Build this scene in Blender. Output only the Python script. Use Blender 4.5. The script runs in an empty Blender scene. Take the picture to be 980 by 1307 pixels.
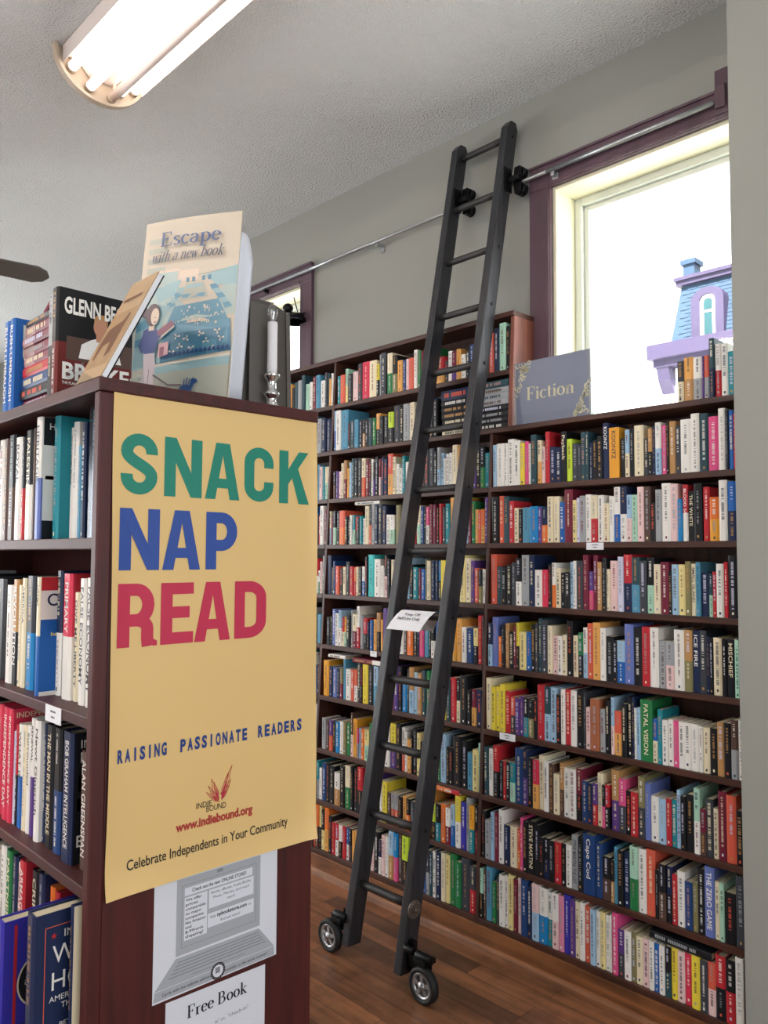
import bpy, bmesh, math, random
from mathutils import Vector, Matrix
R_ = random.Random(7)
sc = bpy.context.scene
COL = sc.collection
# ------------------------------------------------------------------ camera, world, exposure
F_PX = 1012.04
yaw, pitch, roll = 0.806565, 0.0546723, 0.0048738
fw = Vector((math.cos(yaw)*math.cos(pitch), math.sin(yaw)*math.cos(pitch), math.sin(pitch)))
rt0 = Vector((math.sin(yaw), -math.cos(yaw), 0)); up0 = rt0.cross(fw)
rt = math.cos(roll)*rt0 + math.sin(roll)*up0; up = -math.sin(roll)*rt0 + math.cos(roll)*up0
cd = bpy.data.cameras.new('camera'); cam = bpy.data.objects.new('camera', cd); COL.objects.link(cam)
cd.sensor_fit = 'HORIZONTAL'; cd.sensor_width = 36.0; cd.lens = 36.0*F_PX/980.0; cd.clip_start = .05; cd.clip_end = 300
M = Matrix((rt, up, -fw)).transposed().to_4x4(); M.translation = Vector((0, 0, 1.58)); cam.matrix_world = M
sc.camera = cam
W = bpy.data.worlds.new('sky'); sc.world = W; W.use_nodes = True
bg = W.node_tree.nodes['Background']; bg.inputs[0].default_value = (.93, .97, 1.0, 1); bg.inputs[1].default_value = 4.2
vs = sc.view_settings
sc.display_settings.display_device = 'sRGB'
vs.view_transform = 'Standard'; vs.look = 'None'; vs.gamma = 1.0; vs.use_curve_mapping = False; vs.exposure = 0.0

def area(name, loc, rot, sx, sy, power, col, portal=False):
    l = bpy.data.lights.new(name, 'AREA'); l.shape = 'RECTANGLE'; l.size = sx; l.size_y = sy
    l.energy = power; l.color = col
    o = bpy.data.objects.new(name, l); COL.objects.link(o); o.location = loc; o.rotation_euler = rot
    if portal: l.cycles.is_portal = True
    return o
H90 = math.pi/2
# daylight through the shop front behind the camera
area('shopfront_daylight', (-3.7, 1.2, 1.9), (0, -H90-.25, 0), 2.4, 5.5, 75, (.93, .97, 1.0))
area('front_window_daylight', (.2, -2.7, 1.9), (H90+.2, 0, 0), 3.6, 2.4, 98, (.95, .97, 1.0))
area('far_window_daylight', (-.6, 8.8, 2.0), (-H90-.35, 0, 0), 5.0, 2.2, 320, (.95, .98, 1.0))
sl = bpy.data.lights.new('sun', 'SUN'); sl.energy = 45; sl.angle = .02; sl.color = (1, .95, .88)   # behind this building, lighting the street and the house opposite
so_ = bpy.data.objects.new('sun', sl); COL.objects.link(so_); so_.rotation_euler = Vector((.66, .25, -.70)).to_track_quat('-Z', 'Y').to_euler()
area('window_portal', (3.0, 1.40, 2.65), (0, H90, 0), 1.06, 1.06, 1, (1, 1, 1), True)

# ------------------------------------------------------------------ helpers
ORG = {}
def lin(h):
    o = []
    for i in (0, 2, 4):
        c = int(h[i:i+2], 16)/255
        o.append(c/12.92 if c <= .04045 else ((c+.055)/1.055)**2.4)
    return o
MATS = {}
def mat(name, hexc, rough=.5, metal=0, emit=0, var=.0, vscale=30, bump=0, bscale=200, trans=0, alpha=1, spec=None, ior=None):
    if name in MATS: return MATS[name]
    m = bpy.data.materials.new(name); m.use_nodes = True; nt = m.node_tree; b = nt.nodes['Principled BSDF']
    c = lin(hexc) + [1]
    b.inputs['Base Color'].default_value = c; b.inputs['Roughness'].default_value = rough; b.inputs['Metallic'].default_value = metal
    if spec is not None: b.inputs['Specular IOR Level'].default_value = spec
    if ior: b.inputs['IOR'].default_value = ior
    if trans: b.inputs['Transmission Weight'].default_value = trans
    if emit: b.inputs['Emission Color'].default_value = c; b.inputs['Emission Strength'].default_value = emit
    if var or bump:
        tc = nt.nodes.new('ShaderNodeTexCoord')
        if var:
            n = nt.nodes.new('ShaderNodeTexNoise'); n.inputs['Scale'].default_value = vscale; n.inputs['Detail'].default_value = 4
            nt.links.new(tc.outputs['Object'], n.inputs['Vector'])
            mx = nt.nodes.new('ShaderNodeMix'); mx.data_type = 'RGBA'
            mx.inputs[6].default_value = [x*(1-var) for x in c[:3]]+[1]; mx.inputs[7].default_value = [min(1, x*(1+var)) for x in c[:3]]+[1]
            nt.links.new(n.outputs['Fac'], mx.inputs[0]); nt.links.new(mx.outputs[2], b.inputs['Base Color'])
        if bump:
            n2 = nt.nodes.new('ShaderNodeTexNoise'); n2.inputs['Scale'].default_value = bscale; n2.inputs['Detail'].default_value = 3
            nt.links.new(tc.outputs['Object'], n2.inputs['Vector'])
            bp = nt.nodes.new('ShaderNodeBump'); bp.inputs['Strength'].default_value = bump; bp.inputs['Distance'].default_value = .02 if name == 'popcorn_plaster' else .01
            nt.links.new(n2.outputs['Fac'], bp.inputs['Height']); nt.links.new(bp.outputs['Normal'], b.inputs['Normal'])
    MATS[name] = m; return m
def wood(name, h1, h2, axis, rough=.4, scale=1.0, bump=.15):
    """stretched-noise grain running along the given axis (0 x, 1 y, 2 z)"""
    if name in MATS: return MATS[name]
    m = bpy.data.materials.new(name); m.use_nodes = True; nt = m.node_tree; b = nt.nodes['Principled BSDF']
    tc = nt.nodes.new('ShaderNodeTexCoord'); mp = nt.nodes.new('ShaderNodeMapping')
    s = [38*scale]*3; s[axis] = 2.2*scale; mp.inputs['Scale'].default_value = s
    n = nt.nodes.new('ShaderNodeTexNoise'); n.inputs['Scale'].default_value = 1.0; n.inputs['Detail'].default_value = 6; n.inputs['Distortion'].default_value = .6
    n2 = nt.nodes.new('ShaderNodeTexNoise'); n2.inputs['Scale'].default_value = 5; n2.inputs['Detail'].default_value = 4
    ad = nt.nodes.new('ShaderNodeMath'); ad.operation = 'MULTIPLY_ADD'; ad.inputs[1].default_value = .6
    cr = nt.nodes.new('ShaderNodeValToRGB'); cr.color_ramp.elements[0].position = .45; cr.color_ramp.elements[1].position = .95
    cr.color_ramp.elements[0].color = lin(h1)+[1]; cr.color_ramp.elements[1].color = lin(h2)+[1]
    L = nt.links.new
    L(tc.outputs['Object'], mp.inputs['Vector']); L(mp.outputs['Vector'], n.inputs['Vector']); L(tc.outputs['Object'], n2.inputs['Vector'])
    L(n.outputs['Fac'], ad.inputs[2]); L(n2.outputs['Fac'], ad.inputs[0]); L(ad.outputs[0], cr.inputs[0]); L(cr.outputs[0], b.inputs['Base Color'])
    bp = nt.nodes.new('ShaderNodeBump'); bp.inputs['Strength'].default_value = bump; bp.inputs['Distance'].default_value = .004
    L(n.outputs['Fac'], bp.inputs['Height']); L(bp.outputs['Normal'], b.inputs['Normal'])
    b.inputs['Roughness'].default_value = rough
    MATS[name] = m; return m

class MB:
    """collects faces; M, when set, maps every point that is added"""
    def __init__(s): s.v = []; s.f = []; s.mi = []; s.sm = []; s.M = None
    def add(s, pts, faces, mi=0, smooth=False):
        o = len(s.v)
        for p in pts:
            p = Vector(p); s.v.append(s.M(p) if callable(s.M) else (s.M @ p if s.M is not None else p))
        for f in faces: s.f.append([o+i for i in f]); s.mi.append(mi); s.sm.append(smooth)
    def quad(s, a, b, c, d, mi=0): s.add([a, b, c, d], [(0, 1, 2, 3)], mi)
    def box(s, x0, x1, y0, y1, z0, z1, mi=0):
        s.add([(x0,y0,z0),(x1,y0,z0),(x1,y1,z0),(x0,y1,z0),(x0,y0,z1),(x1,y0,z1),(x1,y1,z1),(x0,y1,z1)],
              [(0,3,2,1),(4,5,6,7),(0,1,5,4),(1,2,6,5),(2,3,7,6),(3,0,4,7)], mi)
    def prism(s, poly, axis, a, b, mi=0):
        """poly of 2D points extruded along axis from a to b; 2D maps to the other two axes in order"""
        def P(p, t):
            q = list(p); q.insert(axis, t); return q
        n = len(poly); s.add([P(p, a) for p in poly]+[P(p, b) for p in poly],
            [tuple(range(n)), tuple(range(2*n-1, n-1, -1))]+[(i, n+i, n+(i+1) % n, (i+1) % n) for i in range(n)], mi)
    def lathe(s, prof, c, axis=2, n=20, mi=0, smooth=True, ring=False):
        """prof: (radius, height along axis)"""
        pts = []
        for r, h in prof:
            for k in range(n):
                t = 2*math.pi*k/n; q = [r*math.cos(t), r*math.sin(t)]; q.insert(axis, h)
                pts.append((c[0]+q[0], c[1]+q[1], c[2]+q[2]))
        fs = []
        J = len(prof)
        for j in range(J if ring else J-1):
            for k in range(n): fs.append((j*n+k, j*n+(k+1) % n, (j+1) % J*n+(k+1) % n, (j+1) % J*n+k))
        if not ring: fs.append(tuple(range(n-1, -1, -1))); fs.append(tuple((len(prof)-1)*n+k for k in range(n)))
        s.add(pts, fs, mi, smooth)
    def tube(s, path, r, n=12, mi=0):
        path = [Vector(p) for p in path]; pts = []; m = len(path)
        for i, p in enumerate(path):
            t = (path[min(i+1, m-1)]-path[max(i-1, 0)]).normalized()
            a = t.cross(Vector((0, 0, 1)) if abs(t.z) < .9 else Vector((1, 0, 0))).normalized(); b = t.cross(a)
            rr = r[i] if isinstance(r, (list, tuple)) else r
            for k in range(n):
                g = 2*math.pi*k/n; pts.append(p+a*(rr*math.cos(g))+b*(rr*math.sin(g)))
        fs = [(j*n+k, j*n+(k+1) % n, (j+1)*n+(k+1) % n, (j+1)*n+k) for j in range(m-1) for k in range(n)]
        fs += [tuple(range(n-1, -1, -1)), tuple((m-1)*n+k for k in range(n))]
        s.add(pts, fs, mi, True)
    def ball(s, c, rx, ry, rz, mi=0, n=16, m=10):
        prof = [(max(1e-4, math.sin(math.pi*i/m)), -math.cos(math.pi*i/m)) for i in range(m+1)]
        pts = []
        for r, h in prof:
            for k in range(n):
                t = 2*math.pi*k/n; pts.append((c[0]+rx*r*math.cos(t), c[1]+ry*r*math.sin(t), c[2]+rz*h))
        s.add(pts, [(j*n+k, j*n+(k+1) % n, (j+1)*n+(k+1) % n, (j+1)*n+k) for j in range(m) for k in range(n)], mi, True)
    def build(s, name, mats, parent=None, origin=None, bevel=0):
        if not isinstance(mats, (list, tuple)): mats = [mats]
        if origin is None:
            xs = [v.x for v in s.v]; ys = [v.y for v in s.v]; zs = [v.z for v in s.v]
            origin = Vector(((min(xs)+max(xs))/2, (min(ys)+max(ys))/2, min(zs)))
        origin = Vector(origin)
        me = bpy.data.meshes.new(name); me.from_pydata([v-origin for v in s.v], [], s.f)
        for m in mats: me.materials.append(m)
        me.polygons.foreach_set('material_index', s.mi); me.polygons.foreach_set('use_smooth', s.sm)
        me.validate(); me.update()
        o = bpy.data.objects.new(name, me); COL.objects.link(o)
        if parent is not None: o.parent = parent; o.location = origin-ORG[parent]
        else: o.location = origin
        ORG[o] = origin
        if bevel:
            bv = o.modifiers.new('bevel', 'BEVEL'); bv.width = bevel; bv.segments = 2; bv.limit_method = 'ANGLE'; bv.angle_limit = .7
        return o
def fixn(o):
    bm = bmesh.new(); bm.from_mesh(o.data); bmesh.ops.recalc_face_normals(bm, faces=bm.faces); bm.to_mesh(o.data); bm.free(); return o
def tag(o, label, cat, group=None, kind=None):
    o['label'] = label; o['category'] = cat
    if group: o['group'] = group
    if kind: o['kind'] = kind
    return o
def thing(name, label, cat, loc, group=None):
    o = bpy.data.objects.new(name, None); COL.objects.link(o); o.location = loc; o.empty_display_size = .05
    ORG[o] = Vector(loc); return tag(o, label, cat, group)
def struct(mb, name, mats, **k):
    o = mb.build(name, mats, **k); o['kind'] = 'structure'; return o

# ---------------------------------------------------------------- lettering
_TX = {}
def text_geo(body, off=0.0):
    key = (body, off)
    if key in _TX: return _TX[key]
    cu = bpy.data.curves.new('t', 'FONT'); cu.body = body; cu.size = 1; cu.offset = off; cu.resolution_u = 3
    o = bpy.data.objects.new('t', cu); COL.objects.link(o)
    dg = bpy.context.evaluated_depsgraph_get(); dg.update()
    ev = o.evaluated_get(dg); me = ev.to_mesh()
    v = [(p.co.x, p.co.y) for p in me.vertices]; f = [tuple(p.vertices) for p in me.polygons]
    ev.to_mesh_clear(); bpy.data.objects.remove(o); bpy.data.curves.remove(cu)
    x0 = min([p[0] for p in v] or [0]); x1 = max([p[0] for p in v] or [1])
    v = [(p[0]-x0, p[1]) for p in v]
    _TX[key] = (v, f, x1-x0); return _TX[key]
def put_text(mb, body, O, xd, yd, width=None, cap=None, mi=0, off=0.0, center=False, shear=0):
    """cap = capital height; width stretches the line to fit exactly"""
    v, f, w = text_geo(body, off)
    k = (cap or .01)/.7; kx = width/w if width else k
    O = Vector(O); xd = Vector(xd); yd = Vector(yd)
    if center: O = O - xd*(w*kx/2)
    mb.add([O+xd*((p[0]+shear*p[1])*kx)+yd*(p[1]*k) for p in v], f, mi)
def arc(cx, cy, rx, ry, a0, a1, n=12):
    return [(cx+rx*math.cos(math.radians(a0+(a1-a0)*i/n)), cy+ry*math.sin(math.radians(a0+(a1-a0)*i/n))) for i in range(n+1)]
def stroke(pts, hx, hy):
    """a pen line: list of quads with half widths hx (vertical strokes) and hy (horizontal strokes)"""
    q = [pts[0]]
    for p in pts[1:]:
        if math.hypot(p[0]-q[-1][0], p[1]-q[-1][1]) > 1e-3 or p is pts[-1]: q.append(p)
    pts = q; L = []; n = len(pts)
    for i, p in enumerate(pts):
        a = pts[max(i-1, 0)]; b = pts[min(i+1, n-1)]
        dx, dy = b[0]-a[0], b[1]-a[1]; l = math.hypot(dx, dy) or 1; nx, ny = -dy/l, dx/l
        mi = 1.0
        if 0 < i < n-1 and math.hypot(p[0]-a[0], p[1]-a[1]) > .05 and math.hypot(b[0]-p[0], b[1]-p[1]) > .05:
            d1 = (p[0]-a[0], p[1]-a[1]); l1 = math.hypot(*d1) or 1
            c = abs((-d1[1]/l1)*nx+(d1[0]/l1)*ny); mi = 1/max(c, .55)
        L.append(((p[0]+hx*nx*mi, p[1]+hy*ny*mi), (p[0]-hx*nx*mi, p[1]-hy*ny*mi)))
    return [[L[i][0], L[i+1][0], L[i+1][1], L[i][1]] for i in range(n-1)]
def gothic(ch, w, t=.21):
    """condensed bold capitals in a 1-high box, w wide: list of polygons"""
    h = t/2; l, r, T, B = h, w-h, 1-h*.92, h*.92; m = (l+r)/2; q = (r-l)/2; S = lambda p: stroke(p, h, h*.92)
    if ch == 'S':
        mid = [(l*(1-u)**3+3*l*(1-u)**2*u+3*r*(1-u)*u*u+r*u**3, .70*(1-u)**3+3*.53*(1-u)**2*u+3*.47*(1-u)*u*u+.30*u**3) for u in [i/14 for i in range(1, 14)]]
        return S([(r, .67)]+arc(m, .70, q, T-.70, 0, 180)+mid+arc(m, .30, q, .30-B, 0, -180)+[(l, .33)])
    if ch == 'C': return S([(r, .63)]+arc(m, .71, q, T-.71, 0, 180)+arc(m, .29, q, .29-B, 180, 360)+[(r, .37)])
    if ch == 'N': return [[(0,0),(t,0),(t,1),(0,1)], [(w-t,0),(w,0),(w,1),(w-t,1)], [(0,1),(t*1.02,1),(w,0),(w-t*1.02,0)]]
    if ch == 'A': return [[(0,0),(t*.98,0),(w/2+.04,1),(w/2-.14,1)], [(w,0),(w-t*.98,0),(w/2-.04,1),(w/2+.14,1)], [(w*.25,.2),(w*.75,.2),(w*.69,.37),(w*.31,.37)]]
    if ch == 'K': return [[(0,0),(t,0),(t,1),(0,1)], [(t*.9,.34),(t*.9,.62),(w-t*1.12,1),(w-.01,1)], [(.29,.52),(.42,.73),(w+.01,0),(w-t*1.12,0)]]
    if ch == 'E': return [[(0,0),(t,0),(t,1),(0,1)]]+[[(0,y),(x,y),(x,y+t*.9),(0,y+t*.9)] for y, x in ((0,w),(.42,w*.88),(1-t*.9,w))]
    if ch in 'PR':
        yb = .42; cy = (T+yb)/2; o = [[(0,0),(t,0),(t,1),(0,1)]]+S([(.1,T),(w*.5,T)]+arc(w*.5, cy, r-w*.5, T-cy, 90, -90)+[(.1,yb)])
        if ch == 'R': o += S([(w*.45,yb)]+arc(w*.5, yb-.14, r-w*.5-.01, .14, 90, 0, 6)+[(r-.01,.13),(r+.005,.0)])+[[(r+h*.8,0),(r+h*.95,.0),(r+h*1.55,.0),(r+h*1.55,.075),(r+h*.8,.12)]]
        return o
    if ch == 'D': return [[(0,0),(t,0),(t,1),(0,1)]]+S([(.1,T),(w*.45,T)]+arc(w*.45, .70, r-w*.45, T-.70, 90, 0)+arc(w*.45, .30, r-w*.45, .30-B, 0, -90)+[(.1,B)])
HX, HY = .072, .026
def _sl(x0, x1, y): return stroke([(x0, y), (x1, y)], HY, HY)
def serif(ch):
    S = lambda p, k=1: stroke(p, HX*k, HY if k == 1 else max(HY, HX*k*.6)); th = lambda p: stroke(p, .03, HY)
    if ch == 'E': return S([(.16,0),(.16,1)])+_sl(.02,.58,.975)+_sl(.16,.44,.52)+_sl(.02,.62,.025)+th([(.57,.98),(.59,.76)])+th([(.43,.62),(.43,.42)])+th([(.61,.02),(.64,.26)]), .74
    if ch == 'F': return S([(.16,0),(.16,1)])+_sl(.02,.58,.975)+_sl(.16,.44,.5)+_sl(.02,.33,.02)+th([(.57,.98),(.59,.74)])+th([(.43,.6),(.43,.4)]), .66
    if ch == 'B': return S([(.16,0),(.16,1)])+S([(.03,.975),(.33,.975)]+arc(.33,.75,.2,.225,90,-90)+[(.16,.525)])+S([(.16,.525),(.36,.525)]+arc(.36,.275,.24,.25,90,-90)+[(.03,.025)]), .76
    if ch == 'o': return S(arc(.28,.32,.21,.31,0,360,20)), .58
    if ch == 'c': return S(arc(.27,.32,.2,.31,40,315,16)), .5
    if ch == 'e': return S([(.46,.36)]+arc(.27,.34,.19,.29,8,180,10)+arc(.27,.32,.19,.31,180,320,10))+_sl(.08,.46,.36), .53
    if ch == 'a': return S(arc(.24,.45,.16,.17,165,0,8)+[(.40,.1)]+arc(.46,.08,.06,.06,180,290,4))+S(arc(.23,.17,.17,.17,90,330,12)+[(.4,.15)])+stroke([(.23,.34),(.4,.4)], .03, .03), .56
    if ch == 's': return S(arc(.21,.47,.14,.15,25,180,8)+[(.09,.42),(.21,.33),(.33,.24)]+arc(.2,.16,.14,.15,20,-160,8)), .43
    if ch == 'p': return S([(.14,-.3),(.14,.62)])+S(arc(.30,.31,.22,.31,150,-150,16))+_sl(.0,.3,-.29)+_sl(.02,.14,.6), .6
    if ch == 'b': return S([(.14,0),(.14,1)])+S(arc(.30,.31,.22,.31,150,-150,16))+_sl(.02,.14,.98), .6
    if ch == 'i': return S([(.15,0),(.15,.62)])+S([(.15,.78),(.15,.92)])+_sl(.02,.28,.02)+_sl(.04,.15,.6), .32
    if ch == 't': return S([(.17,.84),(.17,.14)]+arc(.28,.13,.11,.12,180,300,5))+_sl(.03,.34,.6), .39
    if ch == 'n': return S([(.15,0),(.15,.62)])+S([(.15,.44)]+arc(.31,.44,.16,.18,180,0,8)+[(.47,0)])+_sl(.02,.28,.02)+_sl(.35,.6,.02)+_sl(.03,.15,.6), .64
    if ch == 'h': return S([(.15,0),(.15,1)])+S([(.15,.44)]+arc(.31,.44,.16,.18,180,0,8)+[(.47,0)])+_sl(.02,.28,.02)+_sl(.35,.6,.02)+_sl(.03,.15,.98), .64
    if ch == 'r': return S([(.15,0),(.15,.62)])+S([(.15,.42)]+arc(.29,.45,.14,.15,180,50,6))+_sl(.02,.3,.02)+_sl(.03,.15,.6), .46
    if ch == 'k': return S([(.15,0),(.15,1)])+th([(.15,.24),(.45,.6)])+S([(.25,.38),(.5,.0)])+_sl(.02,.28,.02)+_sl(.38,.6,.02)+_sl(.33,.56,.6)+_sl(.03,.15,.98), .6
    if ch == 'w': return S([(.06,.62),(.2,.0)])+th([(.2,.0),(.35,.6)])+S([(.35,.6),(.49,.0)])+th([(.49,.0),(.64,.62)])+_sl(0,.16,.6)+_sl(.55,.72,.6), .72
    return [], .3
def put_glyphs(mb, polys, O, xd, yd, kx, ky, mi=0, shear=0):
    O = Vector(O); xd = Vector(xd); yd = Vector(yd)
    for P in polys: mb.add([O+xd*((x+shear*y)*kx)+yd*(y*ky) for x, y in P], [tuple(range(len(P)))], mi)
def put_serif(mb, body, O, xd, yd, width, cap, mi=0, shear=0):
    tot = sum(serif(c)[1] for c in body); k = width/tot; x = 0
    for c in body:
        P, adv = serif(c); put_glyphs(mb, P, Vector(O)+Vector(xd)*(x*k), xd, yd, k, cap, mi, shear); x += adv
# ------------------------------------------------------------------ materials of the place
PAL = dict(k='1c1d22', K='0f0f13', n='1f2d50', N='24447a', b='2264b2', B='1c86c8', l='a2c6e2', T='5496b6', t='258c9a', Q='44c4c4', g='2a7c48',
    i='acd8c0', y='ecd848', Y='ecdc98', z='88825a', F='e6aa5c', f='eaa636', o='ea7a34', v='dc634c', r='c02e38', R='d63654', m='76243a', p='e2568e',
    P='e08eaa', q='ecccca', u='5e4088', U='3c38aa', S='687abc', L='d2d4ec', w='f0eee8', c='ebe0c0', s='a2a6aa', d='40444c', e='2c4c56', a='bc905c',
    A='a66446', h='5a443c', j='c8e440', W='b08c8a', x='c48f72', M='6a1f1b')
CNAME = dict(k='black', K='black', n='dark navy', N='navy blue', b='blue', B='bright blue', l='light blue', T='steel blue', t='teal', Q='turquoise', g='green',
    i='mint green', y='yellow', Y='pale yellow', z='olive', F='tan orange', f='golden yellow', o='orange', v='coral red', r='red', R='crimson', m='maroon',
    p='hot pink', P='pink', q='pale pink', u='purple', U='violet blue', S='lavender blue', L='pale lavender', w='white', c='cream', s='grey', d='dark grey',
    e='dark teal', a='light brown', A='reddish brown', h='dark brown', j='lime green', W='dusty pink', x='light tan', M='dark red')
def bk(c): return mat('cloth_'+CNAME[c].replace(' ', '_')+('_2' if c == 'K' else ''), PAL[c], .42, spec=.3)
M_page = mat('page_paper', 'cfc4a8', .85, var=.12, vscale=220)
M_case = wood('dark_walnut_along', '1f110d', '543024', 1, .45)
M_casez = wood('dark_walnut_upright', '1f110d', '502c22', 2, .45)
M_base = wood('stained_pine_base', '3a2013', '96603a', 1, .4, .7)
M_backp = wood('walnut_back', '26140f', '583426', 2, .55)
M_mah = wood('mahogany_veneer', '34100f', '4e1a18', 2, .5, 1.6, .05)
M_mahx = wood('mahogany_along', '30100f', '4c1a18', 1, .52, 1.6, .05)
M_wall = mat('greige_paint', '95968f', .7, bump=.05, bscale=350)
M_ceil = mat('popcorn_plaster', 'e0e3e3', .9, bump=1.0, bscale=95)
M_trim = wood('plum_painted_trim', '45323c', '5c4450', 2, .45, .6, .08)
M_cream = mat('cream_paint', 'e8e4c8', .5, bump=.1, bscale=30)
M_vinyl = mat('white_window_frame', 'dfe4dc', .4)
M_lad = wood('black_stained_wood', '17181c', '34353a', 2, .33, 1.2, .3)
M_ladr = wood('black_stained_rung', '1a1a1d', '3a3838', 1, .5, 1.2, .3)
M_blkm = mat('black_metal', '131417', .35, .6)
M_rub = mat('black_rubber', '17181a', .6)
M_alu = mat('brushed_aluminium', 'b4b8bc', .35, .85)
M_chr = mat('chrome', 'e6e8ea', .08, 1)
M_wht = mat('white_paper', 'eceff4', .6)
M_black = mat('black_ink', '15151a', .6)
def floor_mat():
    m = bpy.data.materials.new('worn_plank_floor'); m.use_nodes = True; nt = m.node_tree; b = nt.nodes['Principled BSDF']; L = nt.links.new; N = nt.nodes.new
    tc = N('ShaderNodeTexCoord'); mp = N('ShaderNodeMapping'); mp.inputs['Rotation'].default_value = (0, 0, H90)
    br = N('ShaderNodeTexBrick'); br.inputs['Scale'].default_value = 1; br.inputs['Brick Width'].default_value = .85; br.inputs['Row Height'].default_value = .088
    br.inputs['Mortar Size'].default_value = .0012; br.inputs['Mortar Smooth'].default_value = .3; br.offset = .37; br.offset_frequency = 3
    br.inputs['Color1'].default_value = lin('a8734f')+[1]; br.inputs['Color2'].default_value = lin('6c4a36')+[1]; br.inputs['Mortar'].default_value = lin('24140e')+[1]
    L(tc.outputs['Object'], mp.inputs[0]); L(mp.outputs[0], br.inputs['Vector'])
    m2 = N('ShaderNodeMapping'); m2.inputs['Scale'].default_value = (30, 2.2, 1); n1 = N('ShaderNodeTexNoise'); n1.inputs['Scale'].default_value = 1; n1.inputs['Detail'].default_value = 7
    L(tc.outputs['Object'], m2.inputs[0]); L(m2.outputs[0], n1.inputs[0])
    n2 = N('ShaderNodeTexNoise'); n2.inputs['Scale'].default_value = 4.5; n2.inputs['Detail'].default_value = 5; n2.inputs['Roughness'].default_value = .65; L(tc.outputs['Object'], n2.inputs[0])
    r1 = N('ShaderNodeValToRGB'); r1.color_ramp.elements[0].position = .3; r1.color_ramp.elements[0].color = (.6, .57, .55, 1); r1.color_ramp.elements[1].position = .75; r1.color_ramp.elements[1].color = (1.25, 1.2, 1.15, 1)
    L(n1.outputs['Fac'], r1.inputs[0])
    mx = N('ShaderNodeMix'); mx.data_type = 'RGBA'; mx.blend_type = 'MULTIPLY'; mx.inputs[0].default_value = 1; L(br.outputs['Color'], mx.inputs[6]); L(r1.outputs[0], mx.inputs[7])
    r2 = N('ShaderNodeValToRGB'); r2.color_ramp.elements[0].position = .36; r2.color_ramp.elements[0].color = lin('2c2420')+[1]; r2.color_ramp.elements[1].position = .56; r2.color_ramp.elements[1].color = (1, 1, 1, 1)
    L(n2.outputs['Fac'], r2.inputs[0])
    m3 = N('ShaderNodeMix'); m3.data_type = 'RGBA'; m3.blend_type = 'MULTIPLY'; m3.inputs[0].default_value = .45; L(mx.outputs[2], m3.inputs[6]); L(r2.outputs[0], m3.inputs[7])
    L(m3.outputs[2], b.inputs['Base Color']); b.inputs['Roughness'].default_value = .38
    bp = N('ShaderNodeBump'); bp.inputs['Strength'].default_value = .25; bp.inputs['Distance'].default_value = .004; L(n1.outputs['Fac'], bp.inputs['Height']); L(bp.outputs[0], b.inputs['Normal'])
    return m
def glass_mat(name, tint=(1, 1, 1), refl=.06, rough=.03):
    m = bpy.data.materials.new(name); m.use_nodes = True; nt = m.node_tree; nt.nodes.remove(nt.nodes['Principled BSDF'])
    t = nt.nodes.new('ShaderNodeBsdfTransparent'); t.inputs[0].default_value = list(tint)+[1]; g = nt.nodes.new('ShaderNodeBsdfGlossy'); g.inputs['Roughness'].default_value = rough
    x = nt.nodes.new('ShaderNodeMixShader'); x.inputs[0].default_value = refl
    nt.links.new(t.outputs[0], x.inputs[1]); nt.links.new(g.outputs[0], x.inputs[2]); nt.links.new(x.outputs[0], nt.nodes['Material Output'].inputs[0]); return m
M_glass = glass_mat('window_glass'); M_acryl = glass_mat('clear_acrylic', (.93, .95, .96), .08); M_bag = glass_mat('clear_plastic_bag', (.80, .84, .90), .07, .18)

# ------------------------------------------------------------------ the room
XW = 2.86; ZC = 3.626
m = MB(); m.box(-4, XW+.3, -3, 9, -.1, 0); struct(m, 'floor', floor_mat(), origin=(0, 0, 0))
m = MB(); m.box(-4, XW+.3, -3, 9, ZC, ZC+.1); struct(m, 'ceiling', M_ceil, origin=(0, 0, ZC))
W1 = (.86, 1.932, 2.118, 3.184); W2 = (3.69, 4.75, 2.63, 3.184)      # window openings: y0 y1 z0 z1
m = MB()
m.box(XW, XW+.3, -3, 9, 0, W1[2]); m.box(XW, XW+.3, -3, 9, W1[3], ZC)
m.box(XW, XW+.3, -3, W1[0], W1[2], W1[3]); m.box(XW, XW+.3, W1[1], W2[0], W1[2], W1[3]); m.box(XW, XW+.3, W2[1], 9, W1[2], W1[3]); m.box(XW, XW+.3, W2[0], W2[1], W1[2], W2[2])
struct(m, 'wall_right', M_wall, origin=(XW, 3, 0))
m = MB(); m.box(2.5, XW, -3, 1.022, 0, ZC); struct(m, 'wall_front', M_wall, origin=(2.68, -1, 0))
m = MB(); m.box(-4.1, -4, -3, 9, 0, ZC); struct(m, 'wall_left', M_wall)
m = MB(); m.box(-4, XW+.3, 9, 9.1, 0, ZC); struct(m, 'wall_back', M_wall)
m = MB(); m.box(-4, XW+.3, -3.1, -3, 0, ZC); struct(m, 'wall_near', M_wall)

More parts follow.
